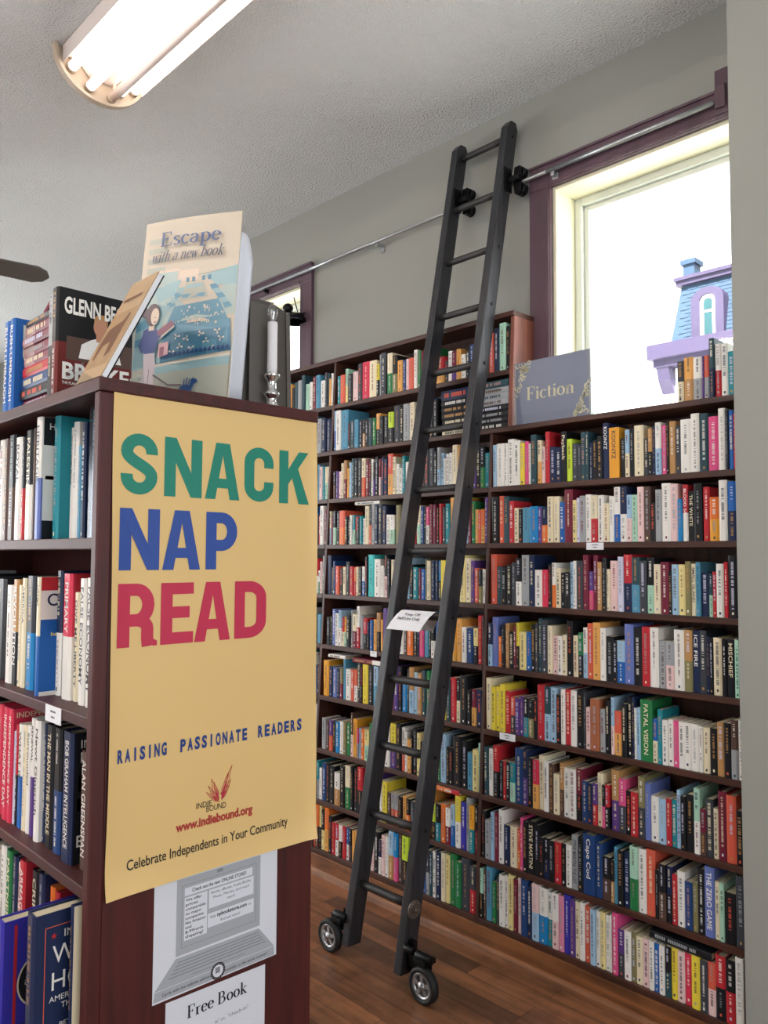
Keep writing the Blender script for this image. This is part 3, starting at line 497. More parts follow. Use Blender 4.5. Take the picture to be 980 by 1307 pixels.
# rows of the wall bookcase: near edge y, thickness, height in mm, cover colour(s), listed from far to near
RB={
'C0':(2.125,'1270,23,147,dc 1236,34,156,Fa 1204,32,152,ws 1197,7,151,u 1179,18,151,vs 1160,19,208,en 1139,20,185,wr 1116,23,183,w 1094,22,152,t'),
'R1':(1.873,'2093,19,179,l 2053,40,182,w 2036,17,181,w 2004,32,196,w 1973,31,187,w 1949,24,175,y 1930,18,179,p 1918,12,168,w 1890,28,202,e 1865,20,176,cF 1849,16,148,q 1827,21,208,r 1797,29,144,n 1773,24,139,n 1747,26,200,k 1720,24,167,j 1694,26,147,d 1682,12,141,d 1659,23,187,e 1647,12,187,e 1631,16,144,n 1610,21,151,k 1588,22,165,k 1562,26,212,n 1519,42,191,f 1493,21,147,k 1475,18,176,lc 1456,19,178,k 1420,36,187,c 1402,17,137,d 1386,16,171,ak 1375,11,177,n 1352,23,189,wl 1332,19,177,p 1323,9,187,k 1300,23,187,a 1280,19,169,d 1242,38,188,w 1212,30,204,w 1182,30,201,e 1147,35,187,p 1123,24,211,w 1113,10,202,d 1095,17,200,b 1087,8,187,r'),
'R2':(1.634,'2071,38,195,k 2047,24,197,v 2019,28,194,e 1994,25,174,r 1972,22,144,c 1950,22,138,k 1914,36,144,T 1874,40,147,B 1857,17,142,u 1829,28,140,no 1803,26,183,c 1775,28,182,c 1753,22,158,b 1715,38,207,m 1696,18,164,Y 1681,15,171,L 1656,25,178,s 1632,24,182,w 1606,26,177,cr 1580,26,177,w 1557,23,145,c 1537,20,171,w 1511,25,204,wb 1484,27,204,nw 1464,20,172,lq 1440,23,171,i 1415,25,199,q 1390,25,198,h 1371,19,139,k 1348,23,185,s 1315,33,206,w 1288,27,202,q 1271,17,147,B 1251,19,196,rw 1229,22,173,k 1200,29,198,k 1175,22,184,r 1143,32,148,of 1115,28,204,w 1086,29,198,bn'),
'R3':(1.379,'2076,31,208,v 2052,24,157,e 2022,30,154,k 1997,24,165,k 1975,22,175,d 1947,28,193,kw 1911,35,205,s 1885,26,204,n 1848,36,146,w 1820,28,147,R 1803,17,168,k 1785,18,175,wo 1762,22,153,c 1742,20,137,k 1720,22,139,k 1704,16,179,l 1689,15,183,w 1660,29,184,d 1638,22,206,m 1618,20,144,up 1599,18,205,m 1581,18,180,a 1562,19,196,k 1548,13,154,c 1515,33,185,q 1493,22,200,L 1461,32,208,rn 1429,31,198,eT 1401,28,186,d 1374,27,198,ki 1348,25,174,c 1318,30,182,m 1307,11,153,k 1283,24,174,l 1259,24,174,Y 1239,19,185,z 1221,18,177,c 1204,17,183,T 1178,26,149,n 1164,13,145,ei 1151,13,151,r 1126,25,178,w 1112,14,184,r 1083,29,206,k'),
'R4':(1.123,'2089,22,177,nl 2060,29,202,S 2038,22,124,o 2023,15,173,k 2005,18,180,a 1979,26,147,k 1966,13,171,m 1952,14,186,yk 1918,34,152,Y 1891,26,152,b 1871,20,184,k 1859,12,192,d 1842,17,210,e 1815,27,206,d 1793,22,185,c 1766,27,149,q 1746,20,148,w 1727,19,154,c 1702,25,209,k 1679,22,155,c 1658,21,167,gk 1638,19,188,wl 1612,26,205,v 1582,30,210,F 1559,23,192,w 1528,31,163,k 1514,14,150,k 1482,31,151,lb 1447,35,213,S 1416,31,203,k 1385,30,208,r 1353,32,207,w 1325,28,164,s 1296,29,164,sq 1260,36,206,w 1230,29,208,az 1206,24,208,n 1183,23,210,d 1174,9,192,n 1160,14,187,k 1132,28,189,c 1114,17,187,k 1089,25,188,k 1072,17,188,i'),
'R5':(0.865,'2082,30,208,c 2060,22,176,y 2037,23,179,y 2012,25,191,y 1987,25,166,r 1964,23,146,vd 1940,23,145,u 1922,18,153,u 1897,24,151,kt 1873,24,148,kz 1854,19,161,k 1823,31,211,r 1794,29,207,el 1766,28,208,l 1746,20,184,k 1727,19,207,w 1703,24,208,r 1677,26,208,w 1649,28,211,k 1640,9,208,d 1618,22,153,q 1580,38,188,A 1559,21,155,s 1540,19,189,k 1520,13,203,lq 1490,30,157,vF 1470,20,187,k 1449,21,212,k 1440,9,216,n 1433,7,178,w 1418,15,181,l 1373,45,212,g 1355,18,151,bc 1336,18,185,t 1316,20,153,w 1297,19,157,w 1278,19,156,p 1256,21,156,w 1234,22,156,w 1208,26,155,w 1194,13,151,w 1171,23,149,c 1146,25,150,k 1123,23,174,a 1100,23,175,k 1078,22,188,hs 1062,16,190,w'),
'R6':(0.601,'2090,21,193,e 2063,27,189,w 2034,29,207,rk 2015,19,149,k 1998,17,150,r 1979,19,150,k 1954,25,152,ti 1917,37,215,N 1893,24,213,nu 1868,25,187,k 1842,26,185,RF 1816,26,206,c 1795,21,190,w 1772,23,183,h 1746,26,150,c 1727,19,194,ah 1701,26,181,w 1674,27,182,w 1647,27,188,mk 1624,23,149,N 1603,21,146,n 1585,18,149,ur 1563,22,189,c 1551,12,151,kp 1535,16,154,rk 1498,30,212,au 1471,27,187,pd 1450,21,150,k 1423,27,151,r 1398,25,209,zd 1377,21,192,S 1346,30,153,w 1320,26,151,l 1301,19,155,r 1282,19,156,t 1269,13,192,l 1252,17,175,k 1222,30,185,k 1201,20,213,iw 1181,20,149,mh 1158,23,186,d 1142,16,160,c 1114,28,219,m 1083,31,213,v 1061,22,170,k'),
'R7':(0.352,'2095,17,185,k 2067,27,154,s 2047,20,190,l 2025,22,193,m 2001,24,209,w 1973,28,155,n 1937,35,156,c 1919,18,153,vo 1906,13,202,p 1886,20,192,k 1850,36,199,k 1830,20,192,k 1811,19,149,k 1786,25,152,kn 1761,24,149,k 1731,30,151,r 1710,21,152,k 1686,24,155,w 1658,28,195,s 1638,20,194,k 1588,49,213,N 1560,28,192,N 1529,31,151,kh 1512,12,148,ka 1497,15,196,T 1476,21,190,k 1450,26,189,n 1421,29,217,ig 1390,31,216,w 1357,33,222,v 1343,14,160,k 1318,25,185,kh 1296,22,184,nk 1279,17,164,r 1252,27,179,w 1226,26,153,N 1208,18,155,z 1184,24,207,k 1152,32,221,S 1135,17,181,c 1120,15,182,i 1086,34,158,k 1056,29,219,d'),
'R8':(0.115,'2096,16,194,ik 2081,15,192,h 2054,27,218,T 2032,22,157,g 2014,17,179,d 1987,27,198,w 1972,15,201,w 1944,27,219,Y 1925,19,200,m 1907,18,216,q 1877,30,217,N 1856,21,196,n 1825,31,220,ql 1787,38,205,wB 1765,22,198,wt 1737,28,202,wq 1714,23,201,P 1688,26,218,U 1666,22,200,u 1646,20,200,c 1626,19,204,w 1602,24,196,v 1582,20,194,l 1562,19,193,w 1543,19,196,Y 1522,21,191,w 1516,6,198,w 1493,20,215,p 1467,26,158,ud 1442,25,163,w 1424,18,165,z 1400,24,158,c 1375,25,159,q 1357,18,160,w 1338,19,158,b 1318,20,158,w 1297,21,163,ke 1275,22,164,y 1250,25,162,q 1226,24,162,R 1198,28,166,y 1172,26,160,d 1146,26,165,vq 1114,32,196,rk 1084,30,194,kr 1059,25,215,w'),
'MT1':(2.375,'3412,30,148,i 3385,27,155,w 3353,32,180,m 3318,35,183,T 3277,40,148,w 3257,20,185,d 3205,16,173,w 3147,25,149,t 3112,35,151,v 3089,23,178,iY 3051,37,146,k 3012,39,152,q 2981,31,187,d 2923,58,190,R 2872,51,186,c 2852,20,162,yk 2839,13,207,s 2803,36,211,d 2759,37,203,cg 2724,34,185,kz 2690,34,154,F 2664,26,151,N 2643,21,152,q 2610,33,152,v 2587,23,186,w 2566,20,178,g 2414,49,123,rF 2394,20,99,d 2369,24,140,w 2342,27,134,mu 2315,27,139,F 2288,26,110,w 2267,21,122,d 2240,27,146,N 2127,29,175,v 2099,28,189,n 2064,35,207,i 2042,22,187,k'),
'MT2':(2.125,'3285,36,188,s 3248,37,187,n 3211,37,178,n 3166,19,213,lb 3128,38,213,w 3073,55,210,T 3051,22,141,k 3018,33,148,e 2988,30,147,T 2963,25,143,k 2939,24,142,ka 2915,24,141,k 2887,27,142,e 2862,25,141,g 2833,29,160,Fk 2805,28,142,k 2771,34,141,k 2733,38,154,jk 2691,42,179,d 2668,23,168,k 2623,45,180,s 2591,31,182,c 2477,20,162,d 2449,27,177,k'),
'M1':(1.873,'3283,18,188,T 3259,24,176,q 3240,19,175,t 3216,24,173,ci 3205,11,173,c 3150,17,144,kh 3129,21,144,u 3107,21,140,q 3088,19,182,c 3065,23,195,am 3047,18,150,f 3026,21,180,l 3005,21,199,e 2979,25,198,k 2949,30,197,k 2920,28,193,cv 2897,23,186,m 2882,15,181,k 2864,18,184,w 2849,15,166,du 2826,23,192,k 2810,16,181,mq 2787,23,186,n 2764,23,177,n 2728,36,200,vF 2705,23,183,c 2683,21,146,w 2660,23,124,w 2641,19,181,t 2515,22,188,h 2489,26,194,d 2456,33,200,d 2435,21,183,k 2413,22,200,sl 2395,18,172,l 2382,13,146,w 2364,18,165,w 2344,20,169,w 2313,31,202,c 2208,17,175,u 2184,24,178,k 2159,24,179,kg 2133,26,150,t'),
'M2':(1.634,'3274,18,160,d 3258,15,154,r 3227,31,205,w 3205,22,188,m 3172,13,174,cl 3128,23,175,ki 3103,25,173,k 3059,44,174,vo 3037,22,143,k 3020,17,137,k 3003,17,149,w 2983,20,148,ti 2965,18,139,rk 2947,18,134,k 2926,21,139,t 2910,16,129,w 2881,29,190,c 2861,20,189,kv 2836,25,196,s 2815,21,194,n 2787,27,195,d 2758,29,185,n 2732,26,142,w 2698,34,139,wi 2658,31,185,z 2555,15,62,r 2528,27,178,ci 2505,22,173,N 2493,12,172,k 2472,21,169,pw 2451,21,180,m 2428,23,177,m 2411,16,163,k 2392,19,180,r 2373,19,164,e 2347,25,178,t 2241,19,193,vl 2225,16,186,m 2203,21,183,g 2185,18,146,F 2169,16,143,v 2149,20,146,oF 2132,16,195,u'),
'M3':(1.379,'3259,20,184,rw 3241,18,120,wg 3222,19,167,q 3205,17,197,si 3133,15,138,d 3114,19,171,N 3084,30,145,v 3060,23,134,k 3036,24,141,c 3004,32,168,k 2974,29,145,r 2958,16,141,or 2940,18,143,c 2916,24,141,k 2890,26,146,wb 2870,20,193,k 2826,44,204,Q 2784,42,183,w 2757,27,150,w 2734,23,201,kq 2713,21,185,k 2585,23,189,l 2561,24,159,k 2532,29,147,t 2511,21,143,m 2485,26,140,b 2473,12,183,z 2451,22,177,c 2427,23,179,n 2406,21,180,n 2390,15,177,Bk 2246,32,203,Y 2217,29,191,c 2197,20,180,u 2171,26,148,v 2154,17,144,kz 2132,22,144,w'),
'M4':(1.123,'3239,24,148,k 3207,32,150,T 3137,32,140,k 3124,13,147,k 3097,27,182,S 3071,26,162,w 3048,23,178,lw 3030,18,145,rc 3010,20,147,fi 2981,29,156,k 2966,15,183,s 2933,33,165,cm 2911,22,205,wr 2887,23,163,s 2857,30,150,rk 2840,17,135,nk 2817,23,143,b 2793,24,148,F 2766,27,181,ak 2607,34,155,w 2584,23,154,h 2547,37,153,o 2517,30,152,k 2506,11,152,n 2478,28,156,p 2447,31,200,T 2436,11,159,k 2413,23,154,kw 2282,26,184,f 2254,28,183,F 2229,25,150,w 2191,37,147,N 2166,25,149,Yk 2141,25,204,r 2132,8,201,d'),
'M5':(0.865,'3227,23,144,b 3205,22,146,h 3130,44,178,f 3099,31,152,n 3068,30,148,S 3043,25,148,n 3019,24,150,zm 3000,19,197,T 2962,37,151,w 2937,25,154,v 2912,25,154,vw 2888,23,189,d 2876,12,168,mk 2835,41,187,y 2797,38,186,k 2765,31,186,lT 2656,19,192,m 2626,30,200,u 2603,23,201,k 2572,31,150,B 2557,15,197,d 2527,30,206,al 2505,22,186,l 2477,28,185,a 2453,24,201,e 2429,23,200,g 2306,24,181,e 2275,31,188,r 2253,22,187,kc 2212,41,204,k 2192,20,147,k 2166,26,152,mF 2133,33,152,n'),
'M6':(0.601,'3205,26,213,w 3135,30,154,s 3107,27,142,h 3081,26,152,uv 3057,23,149,k 3026,31,151,B 2999,27,156,w 2977,22,158,z 2946,31,155,g 2927,19,210,hq 2898,29,183,f 2885,13,142,ps 2868,17,144,l 2845,23,146,o 2812,33,145,Yi 2669,35,182,w 2627,42,201,yu 2593,34,208,k 2571,22,195,wv 2557,14,180,w 2529,28,148,F 2521,8,170,k 2495,26,201,k 2474,20,186,Y 2354,13,131,g 2321,33,205,l 2301,19,155,k 2283,18,154,k 2234,49,209,k 2203,31,197,k 2174,29,153,T 2141,33,170,Y 2132,9,201,i'),
'M7':(0.352,'3166,19,188,ts 3143,22,155,w 3112,31,184,N 3081,31,191,k 3045,36,182,k 3003,42,157,wa 2968,35,197,k 2927,41,204,cg 2905,21,205,k 2874,31,204,k 2837,37,215,rk 2719,20,87,k 2702,17,183,w 2671,31,182,y 2648,23,138,h 2623,25,140,sv 2598,25,140,sv 2574,24,136,k 2547,27,144,F 2524,23,137,ko 2496,28,131,d 2369,26,148,jk 2342,27,155,kt 2310,32,160,o 2282,28,152,wm 2260,22,171,lb 2230,30,214,yw 2198,32,193,U 2178,20,217,s 2153,25,191,ft 2132,21,192,km'),
'M8':(0.115,'3175,10,208,ov 3151,24,210,oh 3133,18,209,Yk 3109,24,190,kY 3076,33,210,oF 3049,26,177,k 3022,27,153,r 2997,25,152,rw 2969,28,152,wk 2942,27,153,r 2922,20,150,bw 2901,20,152,kd 2747,23,186,wq 2717,30,182,k 2694,23,153,nw 2670,24,180,q 2647,23,179,w 2613,34,220,la 2586,27,210,Bp 2563,23,212,h 2524,39,211,jk 2415,20,179,b 2393,22,187,ds 2375,18,186,e 2355,20,191,w 2324,31,196,n 2300,24,200,c 2277,23,199,Y 2243,34,212,g 2214,29,186,g 2170,44,212,d 2135,35,188,dr'),
}
LB=[
('L1',1.610,[(1.9935, 0.0353, 0.243, 0.65, 'w', ''), (1.9664, 0.0271, 0.243, 0.65, 'h', ''), (1.9202, 0.0438, 0.248, 0.65, 'kh', ''), (1.8824, 0.0362, 0.238, 0.65, 'w', 'ROYAL'), (1.8648, 0.0211, 0.236, 0.652, 'kr', ''), (1.8193, 0.0403, 0.248, 0.652, 'kw', 'PALESTINE PEACE'), (1.8082, 0.018, 0.25, 0.655, 'h', ''), (1.7163, 0.0272, 0.268, 0.632, 'wS', 'HERITAGE'), (1.6748, 0.0297, 0.281, 0.655, 't', ''), (1.6693, 0.0239, 0.238, 0.68, 'w', 'WHAT OBAMA MEANS'), (1.6265, 0.0262, 0.246, 0.675, 'w', ''), (1.6003, 0.0166, 0.193, 0.672, 'T', ''), (1.5827, 0.0164, 0.24, 0.672, 'n', ''), (1.4935, 0.0356, 0.255, 0.66, 'P!', ''), (1.4621, 0.0159, 0.175, 0.655, 'n', 'THE AUDACITY')]),
('L2',1.283,[(1.9845, 0.0759, 0.236, 0.66, 'k', ''), (1.9088, 0.0408, 0.224, 0.65, 'w', ''), (1.8734, 0.0328, 0.238, 0.65, 'ak', 'REVOLUTION'), (1.852, 0.0164, 0.226, 0.65, 'c', ''), (1.8277, 0.0218, 0.242, 0.65, 'c', 'AMERICA'), (1.7776, 0.0438, 0.248, 0.65, 'dB', ''), (1.7929, 0.0108, 0.23, 0.66, 'w', ''), (1.7037, 0.0162, 0.248, 0.634, 'cb', 'OBAMA'), (1.6774, 0.0324, 0.261, 0.67, 'nw', ''), (1.6075, 0.0455, 0.256, 0.662, 'Rw', 'PRIMARY COLORS'), (1.5845, 0.0213, 0.219, 0.668, 'c', 'GIVE ME LIBERTY'), (1.5366, 0.0268, 0.248, 0.66, 'w', 'FALSE ECONOMY'), (1.4967, 0.0362, 0.25, 0.66, 'w', 'FALSE ECONOMY'), (1.4845, 0.0189, 0.242, 0.665, 'c', '')]),
('L3',0.980,[(1.9498, 0.0253, 0.25, 0.65, 'R', ''), (1.8967, 0.0339, 0.251, 0.645, 'R', 'INDEPENDENCE DAY'), (1.8728, 0.0221, 0.251, 0.645, 'R', 'INDEPENDENCE DAY'), (1.8713, 0.0137, 0.203, 0.65, 'L', ''), (1.8497, 0.0197, 0.22, 0.65, 'rk', ''), (1.8199, 0.0263, 0.224, 0.65, 'wb', 'WHAT IS'), (1.7958, 0.0223, 0.226, 0.65, 'c', ''), (1.7739, 0.0202, 0.229, 0.65, 'w', 'Surrounded'), (1.7524, 0.0198, 0.248, 0.65, 'wu', 'RENEWAL'), (1.7112, 0.0249, 0.249, 0.645, 'w', 'Newt Gingrich'), (1.7035, 0.0301, 0.244, 0.655, 'n', ''), (1.6505, 0.0366, 0.248, 0.65, 'k', 'THE MAN IN THE MIDDLE'), (1.6092, 0.0382, 0.248, 0.65, 'kN', ''), (1.5421, 0.0488, 0.251, 0.645, 'n', 'BOB GRAHAM INTELLIGENCE'), (1.4905, 0.0367, 0.221, 0.655, 'h', 'ALAN GREENSPAN'), (1.4778, 0.0179, 0.222, 0.66, 'c', '')]),
]
# ------------------------------------------------------------------ books
PKEYS = list(PAL); PMATS = [bk(k) for k in PKEYS]; PIX = {k: i for i, k in enumerate(PKEYS)}
INKS = ('k', 'n', 'm', 'r', 'w', 'c', 'y', 'f', 'l', 'v', 'h', 'F', 'a', 'N', 'b', 'U', 'L', 's', 'd', 'e', 'W', 'x')
LIGHT = set('lciyYFfqLwsTjQ')
def inks(c, rr): return rr.choice('dnhhsmse' if c in LIGHT else 'LwcasW' if c not in 'kKnd' else 'Lwcassva')
def cover(mb, ix, yn, w, h, z, X, dep, code, rr, text='', bt=.0016, tone=.5, marks=True):
    """case of an upright book whose spine faces -X: spine, two boards and its lettering"""
    yf = yn+w-.0004; parts = [(code[0], z, z+h)] if len(code) == 1 or code[1] == '!' else [(code[1], z, z+h*(1-tone)), (code[0], z+h*(1-tone), z+h)]
    r = min(.0035, w*.2); q = .22*w
    for c, z0, z1 in parts:
        i = ix[c]
        mb.prism([(X+r, yn), (X, yn+q), (X, yf-q), (X+r, yf), (X+r+.002, yf), (X+r+.002, yn)], 2, z0, z1, i)
        mb.box(X+r+.002, X+dep, yn, yn+bt, z0, z1, i); mb.box(X+r+.002, X+dep, yf-bt, yf, z0, z1, i)
    ym = (yn+yf)/2; xs = X-.0005
    if text:
        tc = ix['d' if code[0] in LIGHT else 'c' if code[0] in 'gmk' else 'w']; cp = min(.5*w, .016); ln = min(h*.82, len(text)*cp*1.1)
        put_text(mb, text, (xs, ym+cp/2, z+h*.93), (0, 0, -1), (0, -1, 0), ln, cp, tc, off=.012)
    elif marks:
        wd = min(w*.42, .010)
        for c, z0, z1 in parts:
            tc = ix[inks(c, rr)]; top = z1-(z1-z0)*rr.uniform(.05, .14); end = z0+(z1-z0)*rr.uniform(.12, .45)
            lw = wd*rr.uniform(.55, 1.0); zz = top
            while zz > end:
                s = rr.uniform(.0008, .0021)
                if rr.random() < .84: mb.quad((xs, ym-lw/2, zz), (xs, ym+lw/2, zz), (xs, ym+lw/2, zz-s), (xs, ym-lw/2, zz-s), tc)
                zz -= s+.0010+(rr.random() < .12)*.0045
        if rr.random() < .7:
            s = min(w*.3, .006); zz = z+rr.uniform(.006, .014); mb.quad((xs, ym-s/2, zz), (xs, ym+s/2, zz), (xs, ym+s/2, zz+s*1.4), (xs, ym-s/2, zz+s*1.4), ix[inks(parts[0][0], rr)])
    return r
def pages(mb, yn, w, h, z, X, dep, mi, hard, bt=.0016):
    e = .004 if hard else .0012; yf = yn+w-.0004; mb.box(X+.0056, X+dep-e, yn+bt+.0001, yf-bt-.0001, z+e*.9, z+h-e, mi)
def used(code): 
    return PKEYS
N_BOOKS = [0]
def book(yn, w, h, z, X, dep, code, label, group, text='', rr=R_, extra=None, tone=.5):
    ks = sorted(set([c for c in code if c != '!'])|set(INKS)); ix = {c: i for i, c in enumerate(ks)}
    hard = h > .188; bt = .0026 if hard else .0014
    m = MB(); cover(m, ix, yn, w, h, z, X, dep, code, rr, text, bt, tone)
    if extra: extra(m, ix)
    o = m.build('book', [bk(c) for c in ks], origin=(X+dep/2, yn+w/2, z)); tag(o, label, 'book', group)
    p = MB(); pages(p, yn, w, h, z, X, dep, 0, hard, bt); p.build('page_block', M_page, o)
    N_BOOKS[0] += 1; return o
def ordn(n): return ('zeroth first second third fourth fifth sixth seventh eighth ninth tenth'.split()+['%dth' % k if k % 10 not in (1, 2, 3) or k in (11, 12, 13) else '%d%s' % (k, {1: 'st', 2: 'nd', 3: 'rd'}[k % 10]) for k in range(11, 60)])[n]
def cname(code): 
    c = [CNAME[k] for k in code if k != '!']; return c[0] if len(c) == 1 else c[0]+' and '+c[1] if c[0] != c[1] else c[0]
def depth_of(h): return .106 if h < .165 else .128 if h < .186 else .15
ROWNAME = dict(C0='window counter', R1='top shelf under the window', R2='second shelf under the window', R3='third shelf under the window', R4='fourth shelf under the window',
    R5='fifth shelf under the window', R6='sixth shelf under the window', R7='seventh shelf under the window', R8='bottom shelf under the window',
    MT1='topmost shelf', MT2='shelf under topmost', M1='third shelf down', M2='fourth shelf down', M3='fifth shelf down', M4='sixth shelf down', M5='seventh shelf down', M6='eighth shelf down', M7='ninth shelf down', M8='bottom shelf')
TXT = {('R1', 1747): 'Payback', ('R1', 1562): 'KOONTZ', ('R1', 1519): 'KOONTZ', ('R4', 1089): 'MISCHIEF', ('R4', 1206): 'ICE FIRE', ('R7', 1588): 'Cape Cod', ('R7', 1658): 'STEVE MARTINI THE LIST',
       ('R7', 1850): 'STEVE MARTINI', ('R7', 1476): 'FEAR THE', ('R7', 1152): 'THE ZERO GAME', ('M6', 2283): 'Andersonville', ('R5', 1373): 'FATAL VISION', ('R1', 1456): 'CURTAIN', ('R1', 1375): 'THE PROPHET', ('R3', 1221): 'SMALL ISLAND', ('R2', 1251): 'BLOOD SAFARI', ('R2', 1229): 'THE WHITE'}

pool = []; fill = []
for rn, (z, s) in RB.items():
    E = [t.split(',') for t in s.split()]; E = [(int(a)/1000, int(b)/1000, int(c)/1000, d, int(a)) for a, b, c, d in E]
    X = fx(z)+.006
    up_ = min([q for q in (.352, .601, .865, 1.123, 1.379, 1.634, 1.873, 2.125, 2.375, 2.626) if q > z+.01] or [9])-z-.027
    E = [(a, b, min(c, up_) if rn != 'C0' else c, d, k) for a, b, c, d, k in E]
    segs = [[]]
    for e in E:
        if segs[-1] and segs[-1][-1][0]-(e[0]+e[1]) > .05: segs.append([])
        if segs[-1] and segs[-1][-1][0] > 3.195 and e[0] < 3.195: segs.append([])
        segs[-1].append(e)
    segs = [q for q in segs if q]
    if rn[0] != 'M': segs = [sum(segs, [])]
    inner = [q for q in segs if q[0][0] < 3.195]
    for q in segs:
        for k, e in enumerate(q):
            n = len(q); side = 'left' if k+1 <= n-k else 'right'; num = min(k+1, n-k)
            size = 'tall ' if e[2] > .193 else 'small ' if e[2] < .152 else ''
            if e[1] > .031: size = 'thick '+size
            cn = cname(e[3]); 
            if ' and ' in cn or rn[0] == 'M': size = size.split(' ')[0]+' ' if size and len(cn.split()) < 4 else ''
            if rn[0] == 'M':
                where = 'left of the left upright' if q[0][0] > 3.195 else ('left of the ladder', 'between the ladder rails', 'right of the ladder')[min(2, inner.index(q))]
                lab = '%s%s book, %s from %s, %s, %s' % (size, cn, ordn(num), side, where, ROWNAME[rn]); grp = 'books on the %s of the ladder bays' % ROWNAME[rn]
            else:
                lab = '%s%s book, %s from %s, %s' % (size, cn, ordn(num), side, ROWNAME[rn]); grp = 'books on the '+ROWNAME[rn]
            d2 = X*X+e[0]**2+(z-1.5)**2
            pool.append((e[1]*e[2]*X/d2**1.5, e, z, X, lab, grp, TXT.get((rn, e[4]), '')))
    # unseen stretches of the same row, behind the ladder and the near bookcase
    if rn[0] == 'M':
        zone = [(4.27, 3.205), (3.184, 2.134 if rn not in ('MT1', 'MT2') else 2.042 if rn == 'MT1' else 2.44)]
        for hi, lo in zone:
            occ = sorted([(e[0], e[0]+e[1]) for e in E if lo-.01 < e[0] < hi], reverse=True); cur = hi
            for a, b in occ+[(lo, lo)]:
                while cur-b > .02:
                    w = min(R_.uniform(.014, .034), cur-b); fill.append((cur-w, w, R_.choice((.148, .15, .172, .18, .2, .205)), z, X, R_.choice('kkndmrbwcstehuaFyge'))); cur -= w
                cur = a
pool.sort(key=lambda p: -p[0])
# ------------------------------------------------------------------ the near bookcase with the yellow poster
lc = thing('end_bookcase', 'dark mahogany double-sided bookcase at left with a yellow poster on its end', 'bookcase', (.87, 1.9, 0))
LX, LY0, LY1, LX1 = .622, 1.40, 2.42, 1.125; LT = 1.905
m = MB(); m.box(LX+.0245, LX1, LY0, LY0+.02, 0, LT-.026); m.build('end_panel', M_mah, lc, bevel=.0015)
m = MB(); m.box(LX-.004, LX+.024, LY0-.003, LY0+.02, 0, LT-.026); m.build('corner_post', M_mah, lc, bevel=.003)
m = MB(); m.box(LX, LX1, LY1-.02, LY1, 0, LT-.026); m.build('end_panel', M_mah, lc, bevel=.0015)
m = MB(); m.box(LX-.006, LX1+.004, LY0-.006, LY1+.004, LT-.0255, LT); m.build('top_board', M_mahx, lc, bevel=.003)
m = MB(); m.box(.868, .880, LY0+.0205, LY1-.0205, .05, LT-.026); m.build('back_panel', M_mah, lc)
for z in (1.61, 1.283, .98, .675, .10):
    x0 = .525 if z == .675 else LX
    m = MB(); m.box(x0, .8675, LY0+.0205, LY1-.0205, z-.022, z); m.build('shelf', M_mahx, lc, bevel=.002)
    m = MB(); m.box(.8805, LX1, LY0+.0205, LY1-.0205, z-.022, z); m.build('shelf', M_mahx, lc, bevel=.002)
m = MB(); m.box(.535, LX-.005, LY0+.0205, LY1-.0205, 0, .6525); m.build('lower_cabinet', M_mah, lc, bevel=.002)
SHN = dict(L1='top shelf', L2='second shelf', L3='third shelf', L4='fourth shelf')
SAFE = {'WHAT OBAMA MEANS', 'PALESTINE PEACE', 'HERITAGE', 'PRIMARY COLORS', 'FALSE ECONOMY', 'RENEWAL', 'REVOLUTION', 'ROYAL'}
def spread(o_text, mat_i): pass
L4 = ('L4', .675, [(1.905, .03, .245, .65, 'w', ''), (1.868, .031, .243, .65, 'g', 'PARTNERS IN'), (1.838, .026, .238, .652, 'n', ''), (1.82, .017, .23, .655, 'q', ''), (1.785, .033, .243, .65, 'rk', 'ARMAGEDDON'),
    (1.737, .036, .232, .66, 'k', 'CRIMES'), (1.705, .03, .236, .66, 'n', ''), (1.682, .02, .215, .672, 'o', ''), (1.664, .016, .208, .675, 'r', '')])
TONES = {('L1', 3): .35, ('L1', 5): .62}
def left_extra(rn, k, e, yn, w, z, X, dep):
    """printed bands and letters on covers that stand free of their neighbours"""
    h = e[2]; yc = yn-.0005
    def rect(m, i, x0, x1, z0, z1): m.quad((X+x0, yc, z+z0*h), (X+x1, yc, z+z0*h), (X+x1, yc, z+z1*h), (X+x0, yc, z+z1*h), i)
    def word(m, i, s, x, zf, cap, wid=None): put_text(m, s, (X+x, yc-.0003, z+zf*h), (1, 0, 0), (0, 0, 1), wid, cap, i, off=.01)
    if rn == 'L1' and e[5] == 'HERITAGE':
        def f(m, ix): rect(m, ix['k'], .007, dep, .77, 1); rect(m, ix['w'], .007, dep, .155, .77); rect(m, ix['k'], .007, dep, 0, .155); word(m, ix['w'], 'HERITAGE', .019, .90, .014); rect(m, ix['k'], .012, .034, .49, .52)
        return f
    if rn == 'L2' and e[5] == 'OBAMA':
        def f(m, ix): rect(m, ix['r'], .004, dep, .885, 1); rect(m, ix['w'], .004, dep, .64, .885); rect(m, ix['b'], .004, dep, .035, .64); rect(m, ix['w'], .004, dep, 0, .035); word(m, ix['n'], 'OBAMA', .017, .755, .026); word(m, ix['y'], 'Inside', .026, .50, .008)
        return f
    if rn == 'L3' and e[5].startswith('INDEP') and k == 2:
        def f(m, ix): word(m, ix['c'], 'INDEPENDENCE DAY', .010, .92, .012)
        return f
    if rn == 'L3' and e[5].startswith('BOB'):
        def f(m, ix): rect(m, ix['k'], .006, dep, .0, 1); word(m, ix['w'], 'INTELLIGENCE', .017, .88, .016); word(m, ix['w'], 'MATTERS', .017, .77, .02); rect(m, ix['r'], .014, .03, .55, .68); rect(m, ix['r'], .012, .024, .4, .5); word(m, ix['w'], 'BOB', .012, .13, .022)
        return f
    if rn == 'L2' and e[5] == 'PRIMARY COLORS':
        def f(m, ix): rect(m, ix['r'], .008, dep, .42, 1); rect(m, ix['w'], .008, dep, 0, .42)
        return f
